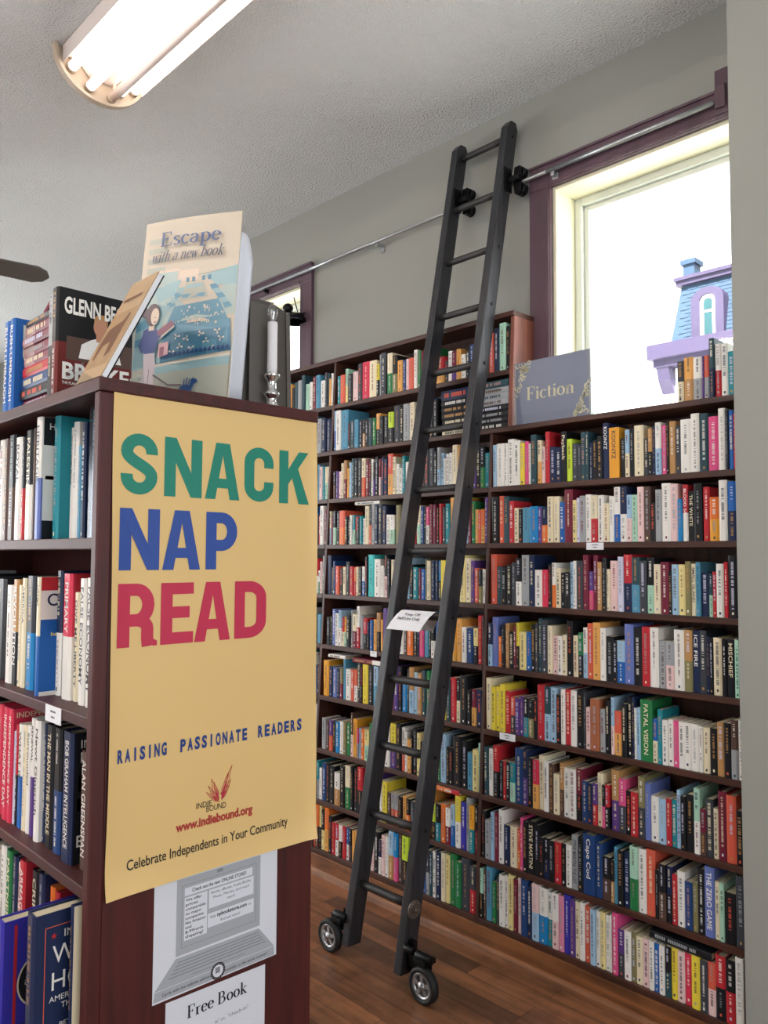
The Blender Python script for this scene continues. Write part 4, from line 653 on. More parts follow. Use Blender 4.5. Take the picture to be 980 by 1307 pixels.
for rn, z, E in LB+[L4]:
    prev = 9; n = len(E)
    for k, e in enumerate(E):
        yn, w = e[0], e[1]; yf = min(yn+w, prev-.0006)
        if yf-yn < .010: yn = yf-.012
        prev = yn; w = yf-yn; X = e[3]; dep = .155 if e[2] < .25 else .165
        if rn == 'L3' and X < .648: dep = .15
        num = min(k+1, n-k); side = 'left' if k+1 <= n-k else 'right'
        code = e[4]; e = e[:2]+(min(e[2], .262 if rn == 'L1' else .27),)+e[3:]
        kind = 'plastic-wrapped grey-blue book' if code == 'P!' else cname(code)+' book'
        if code == 'P!': code = 'e'
        ti = ' titled '+e[5].lower() if e[5] in ('HERITAGE', 'PRIMARY COLORS', 'FALSE ECONOMY', 'RENEWAL', 'ARMAGEDDON') else ''
        lab = '%s%s, %s from %s, %s, near bookcase' % (kind, ti, ordn(num), side, SHN[rn])
        o = book(yn, w, e[2], z+.0003, X, min(dep, .866-X), code, lab, 'books on the %s of the near bookcase' % SHN[rn], e[5], extra=left_extra(rn, k, e, yn, w, z, X, min(dep, .866-X)), tone=.5)
        if e[4] == 'P!':
            m = MB(); m.box(X-.002, X+.16, yn-.0015, yn-.0007, z+.001, z+e[2]+.006); m.box(X-.0025, X-.0017, yn-.0015, yn+w, z+.001, z+e[2]+.006); m.build('plastic_bag', M_bag, o)
    for hi, lo in ((2.395, min(2.03, 2.03)),):
        y = hi
        while y-.03 > E[0][0]+E[0][1]:
            w = R_.uniform(.016, .036); fill.append((y-w, w, R_.uniform(.2, .25), z, .652, R_.choice('kkndmrbwcs'))); y -= w
# three tall books standing proud on the deeper fourth shelf
def big(name_l, yn, w, h, X, dep, code, extra, text=''):
    return book(yn, w, h, .6755, X, dep, code, name_l, 'books on the fourth shelf of the near bookcase', text, extra=extra)
def ex_w(m, ix):
    X, y, z = .556, 1.4744, .6755
    T = lambda s, x, zz, cap, i='w', wid=None: put_text(m, s, (X+x, y, z+zz), (1, 0, 0), (0, 0, 1), wid, cap, ix[i], off=0.0)
    for x0, x1, z0, z1 in ((.02, .0215, .02, .232), (.02, .15, .2305, .232), (.02, .15, .02, .0215)): m.quad((X+x0, y, z+z0), (X+x1, y, z+z0), (X+x1, y, z+z1), (X+x0, y, z+z1), ix['v'])
    T('IN', .055, .208, .014); T('WHITE', .034, .165, .032, wid=.125); T('HOUSE', .034, .118, .032, wid=.13); T('AMERICA', .030, .098, .010); T('THE', .052, .083, .010); T('BET', .05, .05, .009)
    for cx, cz in ((.036, .214), (.036, .053)):
        st = [(X+cx+(.006 if k % 2 == 0 else .0025)*math.sin(math.pi*k/5), y-.0002, z+cz+(.006 if k % 2 == 0 else .0025)*math.cos(math.pi*k/5)) for k in range(10)]
        m.add(st+[(X+cx, y-.0002, z+cz)], [(k, (k+1) % 10, 10) for k in range(10)], ix['r'])
def ex_f(m, ix):
    X, y, z = .552, 1.6194, .6755
    m.quad((X+.022, y, z), (X+.028, y, z), (X+.028, y, z+.19), (X+.022, y, z+.19), ix['r'])
    C = (X+.085, z+.075)
    for r, i, dy in ((.056, 'c', 0), (.053, 'k', .0002), (.037, 'c', .0004), (.034, 'n', .0006)):
        P = [(C[0]+r*math.cos(2*math.pi*k/36), y-.0002-dy, C[1]+r*math.sin(2*math.pi*k/36)) for k in range(36)]; m.add(P, [tuple(range(36))], ix[i])
    s = 'BUREAU OF IN'
    for k, ch in enumerate(s):
        if ch == ' ': continue
        a = math.radians(120+12*k); d = Vector((math.sin(-a+math.pi/2), 0, math.cos(a-math.pi/2)))
        p = Vector((C[0]+.0415*math.cos(a), y-.0012, C[1]+.0415*math.sin(a))); upv = Vector((-math.cos(a), 0, -math.sin(a))); xv = Vector((-math.sin(a), 0, math.cos(a)))*1
        put_text(m, ch, p-Vector((0, 0, 0)), (-xv.x*-1, 0, -xv.z*-1), (upv.x, 0, upv.z), None, .0075, ix['w'], center=True)
big('deep blue book with a red stripe and a round black seal, lower left corner', 1.62, .036, .2, .552, .155, 'U', ex_f)
big('navy book with large white lettering and red stars, at lower left', 1.475, .038, .256, .556, .155, 'n', ex_w)
big('thin navy and white book with a grey cover beside the corner post', 1.437, .013, .272, .61, .2, 'n', lambda m, ix: m.quad((.612, 1.4365, .676), (.81, 1.4365, .676), (.81, 1.4365, .947), (.612, 1.4365, .947), ix['c']))

# ------------------------------------------------------------------ books lying flat
def flat_book(x0, x1, y0, y1, z, th, code, label, group, text='', rot=0, rr=R_, nf=.3):
    """book lying on its cover, spine facing -X"""
    ks = sorted(set(code)|set(INKS)); ix = {c: i for i, c in enumerate(ks)}; i = ix[code[0]]
    m = MB(); c = Vector(((x0+x1)/2, (y0+y1)/2, 0))
    mt = Matrix.Translation(c) @ Matrix.Rotation(rot, 4, 'Z') @ Matrix.Translation(-c) if rot else None; m.M = mt
    b = .002; ya = y0
    if len(code) > 1: m.prism([(x0+.0024, z), (x0, z+th*.22), (x0, z+th*.78), (x0+.0024, z+th), (x0+.005, z+th), (x0+.005, z)], 1, y0, y0+(y1-y0)*nf, ix[code[1]]); ya = y0+(y1-y0)*nf
    m.prism([(x0+.0024, z), (x0, z+th*.22), (x0, z+th*.78), (x0+.0024, z+th), (x0+.005, z+th), (x0+.005, z)], 1, ya, y1, i)
    m.box(x0+.005, x1, y0, y1, z, z+b, i); m.box(x0+.005, x1, y0, y1, z+th-b, z+th, i)
    L = y1-y0; cp = th*.5
    if text: put_text(m, text, (x0-.0005, y1-L*.08, z+th*.27), (0, -1, 0), (0, 0, 1), min(L*.84, len(text)*cp), cp, ix[inks(code[0], rr)], off=.01)
    else:
        yy = y1-L*.1; tc = ix[inks(code[0], rr)]
        while yy > y0+L*.25:
            s = rr.uniform(.003, .006)
            if rr.random() < .85: m.quad((x0-.0004, yy, z+th*.28), (x0-.0004, yy-s, z+th*.28), (x0-.0004, yy-s, z+th*.72), (x0-.0004, yy, z+th*.72), tc)
            yy -= s+.002
    o = m.build('book', [bk(k) for k in ks], origin=((x0+x1)/2, (y0+y1)/2, z)); tag(o, label, 'book', group)
    p = MB(); p.M = mt; p.box(x0+.005, x1-.003, y0+.003, y1-.003, z+b, z+th-b); p.build('page_block', M_page, o); N_BOOKS[0] += 1
    return o
X2 = fx(2.125)+.012
zz = 2.1255; nm = ['lowest', 'second', 'third', 'fourth', 'fifth', 'sixth', 'seventh', 'topmost']
for k, (c, th) in enumerate((('k', .026), ('k', .025), ('k', .025), ('k', .026), ('s', .025), ('s', .025), ('s', .025), ('e', .03))):
    flat_book(X2+R_.uniform(0, .004), X2+.12, 2.044, 2.214+R_.uniform(-.003, .003), zz, th, c, '%s flat book, %s from the bottom of the pile right of the ladder' % (CNAME[c], ordn(k+1)), 'flat pile right of the ladder'); zz += th+.0004
zz = 2.1255
for k, (c, th) in enumerate((('c', .024), ('h', .022), ('k', .028), ('k', .029), ('k', .028), ('k', .029), ('n', .045))):
    flat_book(X2+R_.uniform(0, .004), X2+.12, 2.236, 2.425+R_.uniform(-.006, .004), zz, th, c, '%s flat book, %s from the bottom of the pile between the ladder rails' % (CNAME[c], ordn(k+1)), 'flat pile between the ladder rails'); zz += th+.0004
def top_of(rn, y0, y1): return max([int(a[2]) for a in [t.split(',') for t in RB[rn][1].split()] if int(a[0])/1000 < y1 and (int(a[0])+int(a[1]))/1000 > y0]+[0])/1000+RB[rn][0]+.0012
flat_book(fx(.87)+.004, fx(.87)+.125, 2.745, 2.945, top_of('M5', 2.745, 2.945), .022, 'mw', 'maroon flat book with white bands lying on top of upright books left of the ladder', 'flat books on upright books')
flat_book(fx(.87)+.004, fx(.87)+.125, 3.0, 3.13, top_of('M5', 3.0, 3.13), .016, 'w', 'white flat book on upright books, beside the left upright', 'flat books on upright books')
flat_book(fx(1.64)+.004, fx(1.64)+.12, 2.80, 2.98, top_of('M2', 2.80, 2.98), .016, 'w', 'white flat book on the fourth shelf down, left of the ladder', 'flat books on upright books')
flat_book(fx(.36)+.004, fx(.36)+.12, 2.235, 2.40, top_of('M7', 2.235, 2.40), .02, 'or', 'orange and red flat book right of the ladder near the floor', 'flat books on upright books')
flat_book(fx(.12)+.012, fx(.12)+.15, 1.155, 1.375, top_of('R8', 1.155, 1.385), .025, 'k', 'thick black book lying flat over small books on the bottom shelf', 'flat books on upright books', rot=-.06)

# ------------------------------------------------------------------ things on top of the near bookcase
ZT = LT+.0004
def glenn(m, ix):
    X, y, z = .628, 1.6324, ZT; h = .229; dep = .165
    Q = lambda i, x0, x1, z0, z1, d=0: m.quad((X+x0, y-d, z+z0*h), (X+x1, y-d, z+z0*h), (X+x1, y-d, z+z1*h), (X+x0, y-d, z+z1*h), ix[i])
    Q('M', .009, dep, 0, .345); Q('h', .02, dep, .345, .56, .0001)
    put_text(m, 'GLENN BECK', (X+.0135, y-.0016, z+.77*h), (1, 0, 0), (0, 0, 1), .146, .0335, ix['w'], off=.03)
    put_text(m, 'BROKE', (X+.012, y-.0016, z+.165*h), (1, 0, 0), (0, 0, 1), .146, .034, ix['w'], off=.03)
    put_text(m, 'THE PLAN', (X+.012, y-.0016, z+.115*h), (1, 0, 0), (0, 0, 1), .03, .0058, ix['w'], off=.01)
    P = lambda pts, i, d: m.add([(X+a, y-d, z+b) for a, b in pts], [tuple(range(len(pts)))], ix[i])
    P([(.046, .085), (.052, .115), (.072, .128), (.082, .132), (.104, .132), (.114, .126), (.132, .115), (.14, .085)], 'w', .0006)
    P([(.083, .126), (.083, .142), (.101, .142), (.101, .126)], 'x', .0008)
    P([(.092+.0155*math.cos(t*math.pi/10), .158+.021*math.sin(t*math.pi/10)) for t in range(20)], 'x', .001)
    P([(.0775, .163), (.078, .178), (.086, .186), (.1, .186), (.107, .178), (.108, .164), (.104, .172), (.092, .175), (.081, .172)], 'a', .0012)
    P([(.09, .092), (.094, .092), (.096, .1), (.093, .106), (.089, .1)], 'n', .0012)
o = book(1.633, .032, .229, ZT, .628, .165, 'KM', 'upright black and red hardback showing a man in a white shirt on its cover', 'books on top of the near bookcase', '', extra=glenn)
book(1.667, .034, .226, ZT, .634, .16, 'sk', 'upright pale grey hardback between the lettered hardback and the stack of flat books', 'books on top of the near bookcase')
zz = ZT
STK = [('m', .022, .0), ('k', .024, .012), ('N', .026, .006), ('r', .024, .002), ('W', .022, -.01), ('W', .022, -.006), ('W', .022, -.002), ('W', .024, -.008), ('d', .014, -.012)]
for k, (c, th, dy) in enumerate(STK):
    flat_book(.642+R_.uniform(-.004, .004), .80, 1.707, 1.866+dy*.6, zz, th, c+('m' if c == 'W' else ''), '%s flat hardback, %s from bottom of the stack atop near bookcase' % (cname(c+('m' if c == 'W' else '')), ordn(k+1)), 'stack on top of the near bookcase', 'GOING ROGUE' if k == 0 else '', nf=.62); zz += th+.0004
m = MB(); m.M = Matrix.Translation((.69, 1.80, zz+.001)) @ Matrix.Rotation(math.radians(24), 4, 'Y') @ Matrix.Rotation(.3, 4, 'Z')
m.box(-.03, .03, 0, .002, 0, .032); m.box(-.03, .03, .0075, .0095, 0, .032); m.box(-.03, -.028, .002, .0075, 0, .032); o = m.build('book', bk('m')); tag(o, 'thin maroon booklet sticking up from the top of the flat stack', 'book', 'stack on top of the near bookcase')
m = MB(); m.M = Matrix.Translation((.69, 1.80, zz+.001)) @ Matrix.Rotation(math.radians(24), 4, 'Y') @ Matrix.Rotation(.3, 4, 'Z'); m.box(-.0275, .028, .0022, .0073, .001, .03); m.build('page_block', M_page, o); N_BOOKS[0] += 1
def rush(m, ix):
    X, y, z = .626, 1.8784, ZT
    put_text(m, 'RUSH', (X+.020, y-.0005, z+.165), (1, 0, 0), (0, 0, 1), .12, .036, ix['w'], off=.02); put_text(m, 'UNTOLD', (X+.020, y-.0005, z+.118), (1, 0, 0), (0, 0, 1), .12, .036, ix['w'], off=.02)
for k, (y, l) in enumerate(((1.879, 'blue hardback with white lettering beside the stack, nearer of the two alike'), (1.914, 'blue hardback at the far left edge, farther of the two alike'))):
    book(y, .031, .215, ZT, .626, .16, 'b', l, 'blue hardbacks on the near bookcase', 'RUSH LIMBAUGH', extra=rush if k == 0 else None)
# tan picture book leaning back on a clear easel
A0 = math.radians(26.5)
def lean(p): return Vector((.628+.004+p.x*math.cos(A0)+p.z*math.sin(A0), p.y, ZT+.0085+p.z*math.cos(A0)-p.x*math.sin(A0)))
m = MB(); m.M = lean
m.box(0, .0022, 1.428, 1.540, 0, .255, 0); m.box(.0125, .0147, 1.428, 1.540, 0, .255, 1); m.prism([(0, 1.5405), (.004, 1.5435), (.0107, 1.5435), (.0147, 1.5405)], 2, 0, .255, 1)
def pq(pts, i): m.add([(-.0005, a, b) for a, b in pts], [tuple(range(len(pts)))], i)
pq([(1.432, .03), (1.536, .03), (1.536, .17), (1.432, .17)], 2)
m.add([(-.0009, a, b) for a, b in [(1.45, .06), (1.468, .05), (1.478, .09), (1.505, .085), (1.512, .05), (1.522, .055), (1.524, .10), (1.518, .128), (1.495, .135), (1.47, .14), (1.458, .16), (1.448, .152), (1.452, .12)]], [tuple(range(13))], 3)
m.add([(-.0009, a, b) for a, b in [(1.45, .20), (1.53, .20), (1.53, .208), (1.45, .208)]], [(0, 1, 2, 3)], 3)
o = m.build('book', [mat('tan_cover', 'b89c78', .45), bk('K'), mat('sepia_photo', 'a88a66', .5, var=.25, vscale=25), mat('sepia_dark', '6e4a30', .5)]); tag(o, 'tan picture book leaning back on a clear easel at the bookcase corner', 'book', 'books on top of the near bookcase'); N_BOOKS[0] += 1
m = MB(); m.M = lean; m.box(.0023, .0124, 1.4295, 1.539, .003, .252); m.build('page_block', M_wht, o)
m = MB(); m.M = lean; m.box(.0155, .018, 1.45, 1.52, -.004, .17); m.box(-.028, .018, 1.45, 1.52, -.0065, -.004); m.box(-.0305, -.028, 1.45, 1.52, -.0065, .016)
m.M = None; m.box(.70, .735, 1.45, 1.52, ZT, ZT+.0025); 
p0, p1 = lean(Vector((.018, 0, .165))), (.735, ZT+.001)
m.add([(p0.x, 1.46, p0.z), (p0.x, 1.51, p0.z), (p1[0], 1.51, p1[1]), (p1[0], 1.46, p1[1]), (p0.x+.003, 1.46, p0.z), (p0.x+.003, 1.51, p0.z), (p1[0]+.003, 1.51, p1[1]), (p1[0]+.003, 1.46, p1[1])], [(0,1,2,3), (7,6,5,4), (0,4,5,1), (1,5,6,2), (2,6,7,3), (3,7,4,0)])
o = m.build('book_easel', M_acryl); tag(o, 'clear acrylic easel holding the tan picture book', 'easel')

# "Escape" placard
def placard():
    TLp, TRp = Vector((.826, 1.648, 2.33)), Vector((.940, 1.434, 2.33)); back = Vector((.884, .468, 0)); h = .424; sh = .052
    xd = (TRp-TLp); w = xd.length; xd = xd/w; dn = (Vector((0, 0, -1))*h-back*sh).normalized(); nrm = xd.cross(dn); 
    if nrm.dot(Vector((-1, -1, 0))) < 0: nrm = -nrm
    t = thing('placard', 'tall blue and cream placard about escaping with a new book, atop the near bookcase', 'placard', TLp.lerp(TRp, .5)+dn*h)
    def S(u, v, d=0):                                              # sheet, gently bowed across
        return TLp+xd*(u*w)+dn*(v*h)+nrm*(d-.006*(2*u-1)**2)
    m = MB(); N = 14
    pts = [S(i/N, j/N) for j in range(N+1) for i in range(N+1)]+[S(i/N, j/N, -.003) for j in range(N+1) for i in range(N+1)]; q = (N+1)**2
    fs = [(j*(N+1)+i, j*(N+1)+i+1, (j+1)*(N+1)+i+1, (j+1)*(N+1)+i) for j in range(N) for i in range(N)]
    fs += [tuple(q+k for k in reversed(f)) for f in fs]
    rim = [i for i in range(N+1)]+[(N+1)*j+N for j in range(1, N+1)]+[(N+1)*N+i for i in range(N-1, -1, -1)]+[(N+1)*j for j in range(N-1, 0, -1)]
    fs += [(rim[k], q+rim[k], q+rim[(k+1) % len(rim)], rim[(k+1) % len(rim)]) for k in range(len(rim))]
    m.add(pts, fs, 0)
    names = ['c4b8a4', '8fb0b4', '588ea4', '3f7690', 'a6b8b2', 'd8d0c0', '1d4478', '5c4a50', '4a5688', 'c7b9bd', '8d5a6c', 'd8a8ac', 'd8c4b0', '26304a', 'a8aa9c']
    mats = [mat('print_%d' % k, c, .4) for k, c in enumerate(names)]
    lay = [0]
    def P(pts, i, sub=6):
        lay[0] += 1; d = .0004+.00004*lay[0]; Q = []
        for k in range(len(pts)):
            a, b = pts[k], pts[(k+1) % len(pts)]
            for s in range(sub if abs(a[0]-b[0]) > .12 else 1): s_ = s/(sub if abs(a[0]-b[0]) > .12 else 1); Q.append((a[0]+(b[0]-a[0])*s_, a[1]+(b[1]-a[1])*s_))
        m.add([S(u, v, d) for u, v in Q], [tuple(range(len(Q)))], i)
    def R(u0, u1, v0, v1, i): P([(u0, v0), (u1, v0), (u1, v1), (u0, v1)], i)
    for r in range(4): R(.06, .26, .10+r*.055, .13+r*.055, 14)      # pale facade
    R(.17, .42, .285, .30, 12); R(.17, .40, .30, .37, 4); R(.42, .62, .30, .36, 12)
    P([(0, .42), (.12, .38), (.3, .37), (.45, .345), (.60, .335), (.8, .32), (1, .30), (1, .56), (0, .60)], 4)
    P([(0, .41), (.2, .385), (.45, .35), (.4, .43), (.2, .47), (0, .50)], 1); P([(.68, .34), (.85, .315), (1, .295), (1, .40), (.82, .40)], 1)
    for u in (.50, .56, .66, .72): R(u, u+.03, .345-.02*(u-.5), .37-.02*(u-.5), 3)
    P([(.50, .38), (.68, .375), (.74, .46), (.44, .475)], 14); R(.47, .70, .435, .455, 2); P([(.52, .385), (.66, .38), (.67, .40), (.51, .405)], 1)
    for k in range(5):                                             # clipped hedges along the walk
        P([(.28+.035*k, .50-.024*k), (.36+.03*k, .49-.024*k), (.38+.03*k, .515-.024*k), (.30+.035*k, .53-.024*k)], 2 if k % 2 else 1)
        P([(.74+.035*k, .395+.026*k), (.80+.035*k, .39+.026*k), (.84+.035*k, .415+.026*k), (.77+.035*k, .425+.026*k)], 2 if k % 2 == 0 else 1)
    P([(0, .50), (.2, .48), (.36, .49), (.28, .56), (.30, .80), (0, .83)], 1); P([(0, .57), (.22, .53), (.22, .58), (0, .62)], 2); P([(0, .66), (.2, .64), (.2, .68), (0, .70)], 2)
    P([(.40, .50), (.84, .475), (.96, .60), (1, .755), (.30, .80), (.30, .64)], 2); P([(.34, .60), (.97, .585), (1, .755), (.30, .80)], 3); P([(.34, .60), (.97, .585), (.97, .63), (.33, .65)], 2)
    rr = random.Random(3)
    for k in range(46):
        u, v = rr.uniform(.42, .90), rr.uniform(.505, .605); a = .008; P([(u, v-a), (u+a*.8, v), (u, v+a), (u-a*.8, v)], 5)
    for u, v in ((.46, .665), (.56, .68), (.70, .66), (.86, .65), (.50, .72), (.62, .735), (.42, .75), (.76, .70), (.90, .69), (.82, .74)):
        for a in range(3): c, s = math.cos(a*2.1+u*9), math.sin(a*2.1+u*9); P([(u, v), (u+.030*c-.01*s, v+.014*s+.006*c), (u+.036*c, v+.017*s), (u+.030*c+.01*s, v+.014*s-.006*c)], 5)
    for k in range(16): u = .32+.042*k; P(arc(u+.02, .775-.04*(u-.3), .018, .022, 180, 360, 6), 6)
    P([(.26, .81), (1, .77), (1, .785), (.26, .825)], 5); P([(.24, .825), (1, .785), (1, .83), (.22, .865)], 1); P([(.0, .87), (1, .83), (1, 1), (0, 1)], 14)
    # woman reading on the left
    P([(.10, .615), (.17, .60), (.25, .615), (.27, .70), (.24, .745), (.13, .745), (.09, .70)], 8); P([(.10, .63), (.06, .70), (.10, .74), (.125, .735), (.09, .70), (.125, .65)], 8)
    P([(.125, .745), (.245, .745), (.27, .82), (.26, .90), (.30, 1), (.21, 1), (.19, .90), (.10, 1), (.01, 1), (.13, .89), (.14, .82)], 9); P([(.20, .83), (.205, .83), (.20, .99), (.195, .99)], 13)
    P([(.165, .575), (.215, .575), (.22, .62), (.155, .62)], 12)
    P([(.19+.075*math.cos(t*math.pi/12), .535+.062*math.sin(t*math.pi/12)) for t in range(24)], 7); P([(.095+.035*math.cos(t*math.pi/8), .515+.03*math.sin(t*math.pi/8)) for t in range(16)], 7)
    P([(.215+.045*math.cos(t*math.pi/12), .545+.046*math.sin(t*math.pi/12)) for t in range(24)], 12); P([(.205, .55), (.225, .55), (.225, .553), (.205, .553)], 13); P([(.205, .574), (.235, .57), (.22, .582)], 10)
    P([(.25, .63), (.40, .575), (.43, .605), (.28, .665)], 10); P([(.28, .665), (.43, .605), (.435, .615), (.285, .675)], 5); P([(.21, .63), (.27, .655), (.30, .65), (.30, .665), (.26, .675), (.20, .66)], 8)
    P([(.285, .70), (.385, .69), (.39, .76), (.285, .775)], 11); P([(.30, .72), (.345, .716), (.345, .765), (.30, .77)], 10)
    P([(.255, .86), (.42, .92), (.56, .925), (.56, .932), (.42, .928), (.25, .868)], 7)
    P([(.60+.065*math.cos(t*math.pi/10), .955+.026*math.sin(t*math.pi/10)) for t in range(20)], 6); P([(.64, .935), (.655, .90), (.70, .90), (.72, .915), (.68, .93), (.67, .95)], 6)
    for u in (.55, .585, .62, .645): P([(u, .975), (u+.012, .975), (u+.006, .995), (u-.01, .995)], 6)
    for k in range(4): P([(.575+.022*k, .932), (.585+.022*k, .932), (.59+.03*k, .90-.008*(k % 2)), (.58+.03*k, .90-.008*(k % 2))], 6)
    L0 = len(m.v)
    d0 = .0004+.00004*(lay[0]+3); mm = MB()
    put_serif(mm, 'Escape', (.20, 1-.158, 0), (1, 0, 0), (0, 1, 0), .63, .080, 6); put_serif(mm, 'with a new book', (.12, 1-.243, 0), (1, 0, 0), (0, 1, 0), .74, .062, 13, shear=.28)
    m.add([S(p.x, 1-p.y, d0+.0004) for p in mm.v], [tuple(f) for f in mm.f], 0)
    for k in range(len(mm.f)): m.mi[len(m.mi)-len(mm.f)+k] = mm.mi[k]
    m.build('printed_sheet', mats, t)
    # clear back plate and the bowed white sheet behind it
    m = MB(); c = [S(0, 0, -.0035), S(1, 0, -.0035), S(1, 1, -.0035), S(0, 1, -.0035)]; c2 = [p-nrm*.003 for p in c]
    m.add(c+c2, [(0,1,2,3), (7,6,5,4), (0,4,5,1), (1,5,6,2), (2,6,7,3), (3,7,4,0)]); m.build('clear_plate', M_acryl, t)
    m = MB(); K = 10; P0 = S(.94, 0, -.009)
    def B(a, v):                                                   # a: 0 behind the sheet .. 1 outer edge; rounded upper corner
        p = S(.93, 0, -.012)+Vector((.050*a, .002*a+.012*a*a, 0)); zt = 2.292-.055*max(0, (a-.45)/.55)**2.2; zb = ZT
        z = zb+(zt-zb)*(1-v); return Vector((p.x-back.x*sh*v*.85, p.y-back.y*sh*v*.85, z))
    g = [B(i/K, j/K) for j in range(K+1) for i in range(K+1)]; m.add(g, [(j*(K+1)+i, j*(K+1)+i+1, (j+1)*(K+1)+i+1, (j+1)*(K+1)+i) for j in range(K) for i in range(K)], 0, True)
    wp = bpy.data.materials.new('thin_white_sheet'); wp.use_nodes = True; nt = wp.node_tree; b = nt.nodes['Principled BSDF']; b.inputs['Base Color'].default_value = (.86, .88, .94, 1); b.inputs['Roughness'].default_value = .3
    tr = nt.nodes.new('ShaderNodeBsdfTranslucent'); tr.inputs[0].default_value = (.85, .88, .95, 1); mx = nt.nodes.new('ShaderNodeMixShader'); mx.inputs[0].default_value = .45
    nt.links.new(b.outputs[0], mx.inputs[1]); nt.links.new(tr.outputs[0], mx.inputs[2]); nt.links.new(mx.outputs[0], nt.nodes['Material Output'].inputs[0])
    o = m.build('backing_sheet', wp, t); so = o.modifiers.new('sheet', 'SOLIDIFY'); so.thickness = .001
placard()
# electric candle
cx, cy = 1.047, 1.462
cl = thing('electric_candle', 'white electric candle with a clear flame bulb and chrome base on the near bookcase', 'candle lamp', (cx, cy, ZT))
m = MB(); m.lathe([(.0255, ZT), (.026, ZT+.006), (.018, ZT+.012), (.0105, ZT+.022), (.0125, ZT+.03), (.0185, ZT+.036), (.0185, ZT+.040), (.0115, ZT+.046), (.0105, ZT+.062), (.0125, ZT+.070), (.0185, ZT+.078), (.0195, ZT+.082), (.012, ZT+.086)], (cx, cy, 0), 2, 24); m.build('base', M_chr, cl)
m = MB(); m.lathe([(.0113, ZT+.0862), (.0118, ZT+.10), (.0113, ZT+.15), (.0116, ZT+.195), (.0112, ZT+.203), (.006, ZT+.2035)], (cx, cy, 0), 2, 22); m.build('candle_tube', mat('ivory_plastic', 'e9e8ea', .4), cl)
m = MB(); m.lathe([(.0065, ZT+.2037), (.007, ZT+.209), (.0115, ZT+.220), (.0125, ZT+.228), (.0105, ZT+.237), (.006, ZT+.245), (.002, ZT+.251), (.0006, ZT+.254)], (cx, cy, 0), 2, 20); gb = m.build('bulb', glass_mat('bulb_glass', (.95, .96, .97), .22), cl)
m = MB(); m.lathe([(.0028, ZT+.2062), (.0022, ZT+.219), (.0005, ZT+.221)], (cx, cy, 0), 2, 10); m.tube([(cx-.003, cy, ZT+.219), (cx-.003, cy, ZT+.230), (cx+.003, cy, ZT+.230), (cx+.003, cy, ZT+.219)], .0004, 6); m.build('filament', M_chr, gb)
# grey-brown binder box behind the candle
M_bd = mat('grey_brown_board', '4a443f', .55, var=.08, vscale=6); M_bd2 = mat('grey_board_panel', '5e5a56', .45, var=.06, vscale=5)
bxo = thing('binder_box', 'tall grey-brown board binder standing open behind the electric candle', 'binder', (1.07, 1.53, ZT))
m = MB(); m.add([(.985, 1.512, ZT), (1.075, 1.493, ZT), (1.073, 1.493, ZT+.262), (.985, 1.512, ZT+.266), (.985, 1.517, ZT), (1.075, 1.498, ZT), (1.073, 1.498, ZT+.262), (.985, 1.517, ZT+.266)], [(0,1,2,3), (7,6,5,4), (0,4,5,1), (1,5,6,2), (2,6,7,3), (3,7,4,0)]); m.build('front_board', M_bd, bxo, bevel=.001)
m = MB(); m.box(1.004, 1.058, 1.4885, 1.4915, ZT+.012, ZT+.250); m.build('board_panel', M_bd2, bxo)
m = MB(); m.add([(1.0755, 1.499, ZT), (1.122, 1.505, ZT), (1.114, 1.505, ZT+.252), (1.0735, 1.499, ZT+.262), (1.0755, 1.56, ZT), (1.122, 1.56, ZT), (1.114, 1.56, ZT+.252), (1.0735, 1.56, ZT+.262)], [(0,1,2,3), (7,6,5,4), (0,4,5,1), (1,5,6,2), (2,6,7,3), (3,7,4,0)]); m.build('spine_board', M_bd, bxo, bevel=.001)
m = MB(); m.add([(1.1225, 1.503, ZT), (1.1335, 1.503, ZT), (1.1265, 1.503, ZT+.246), (1.1145, 1.503, ZT+.25), (1.1225, 1.56, ZT), (1.1335, 1.56, ZT), (1.1265, 1.56, ZT+.246), (1.1145, 1.56, ZT+.25)], [(0,1,2,3), (7,6,5,4), (0,4,5,1), (1,5,6,2), (2,6,7,3), (3,7,4,0)]); m.build('back_board', M_bd2, bxo)
# black clip lamp in the far window
fl = thing('clip_lamp', 'small black lamp with a round head and curved shade hanging in the far window', 'lamp', (2.85, 3.695, 3.0))
m = MB(); m.ball((2.80, 3.755, 3.045), .033, .03, .03); m.build('round_head', M_blkm, fl)
m = MB(); m.lathe([(.075, 2.945), (.07, 2.965), (.055, 2.985), (.03, 3.0), (.012, 3.006), (.012, 3.004), (.028, 2.996), (.052, 2.98), (.066, 2.962), (.071, 2.945)], (2.80, 3.69, 0), 2, 24); m.build('curved_shade', mat('black_chrome', '2a2d33', .12, .9), fl)
m = MB(); m.tube([(2.80, 3.735, 3.02), (2.80, 3.71, 3.005), (2.80, 3.69, 3.004)], .008, 8); m.tube([(2.80, 3.66, 3.0), (2.80, 3.70, 3.10)], .003, 8); m.tube([(2.80, 3.69, 3.004), (2.835, 3.66, 3.0), (2.837, 3.64, 3.0)], .006, 8); m.build('bent_arm', M_blkm, fl)
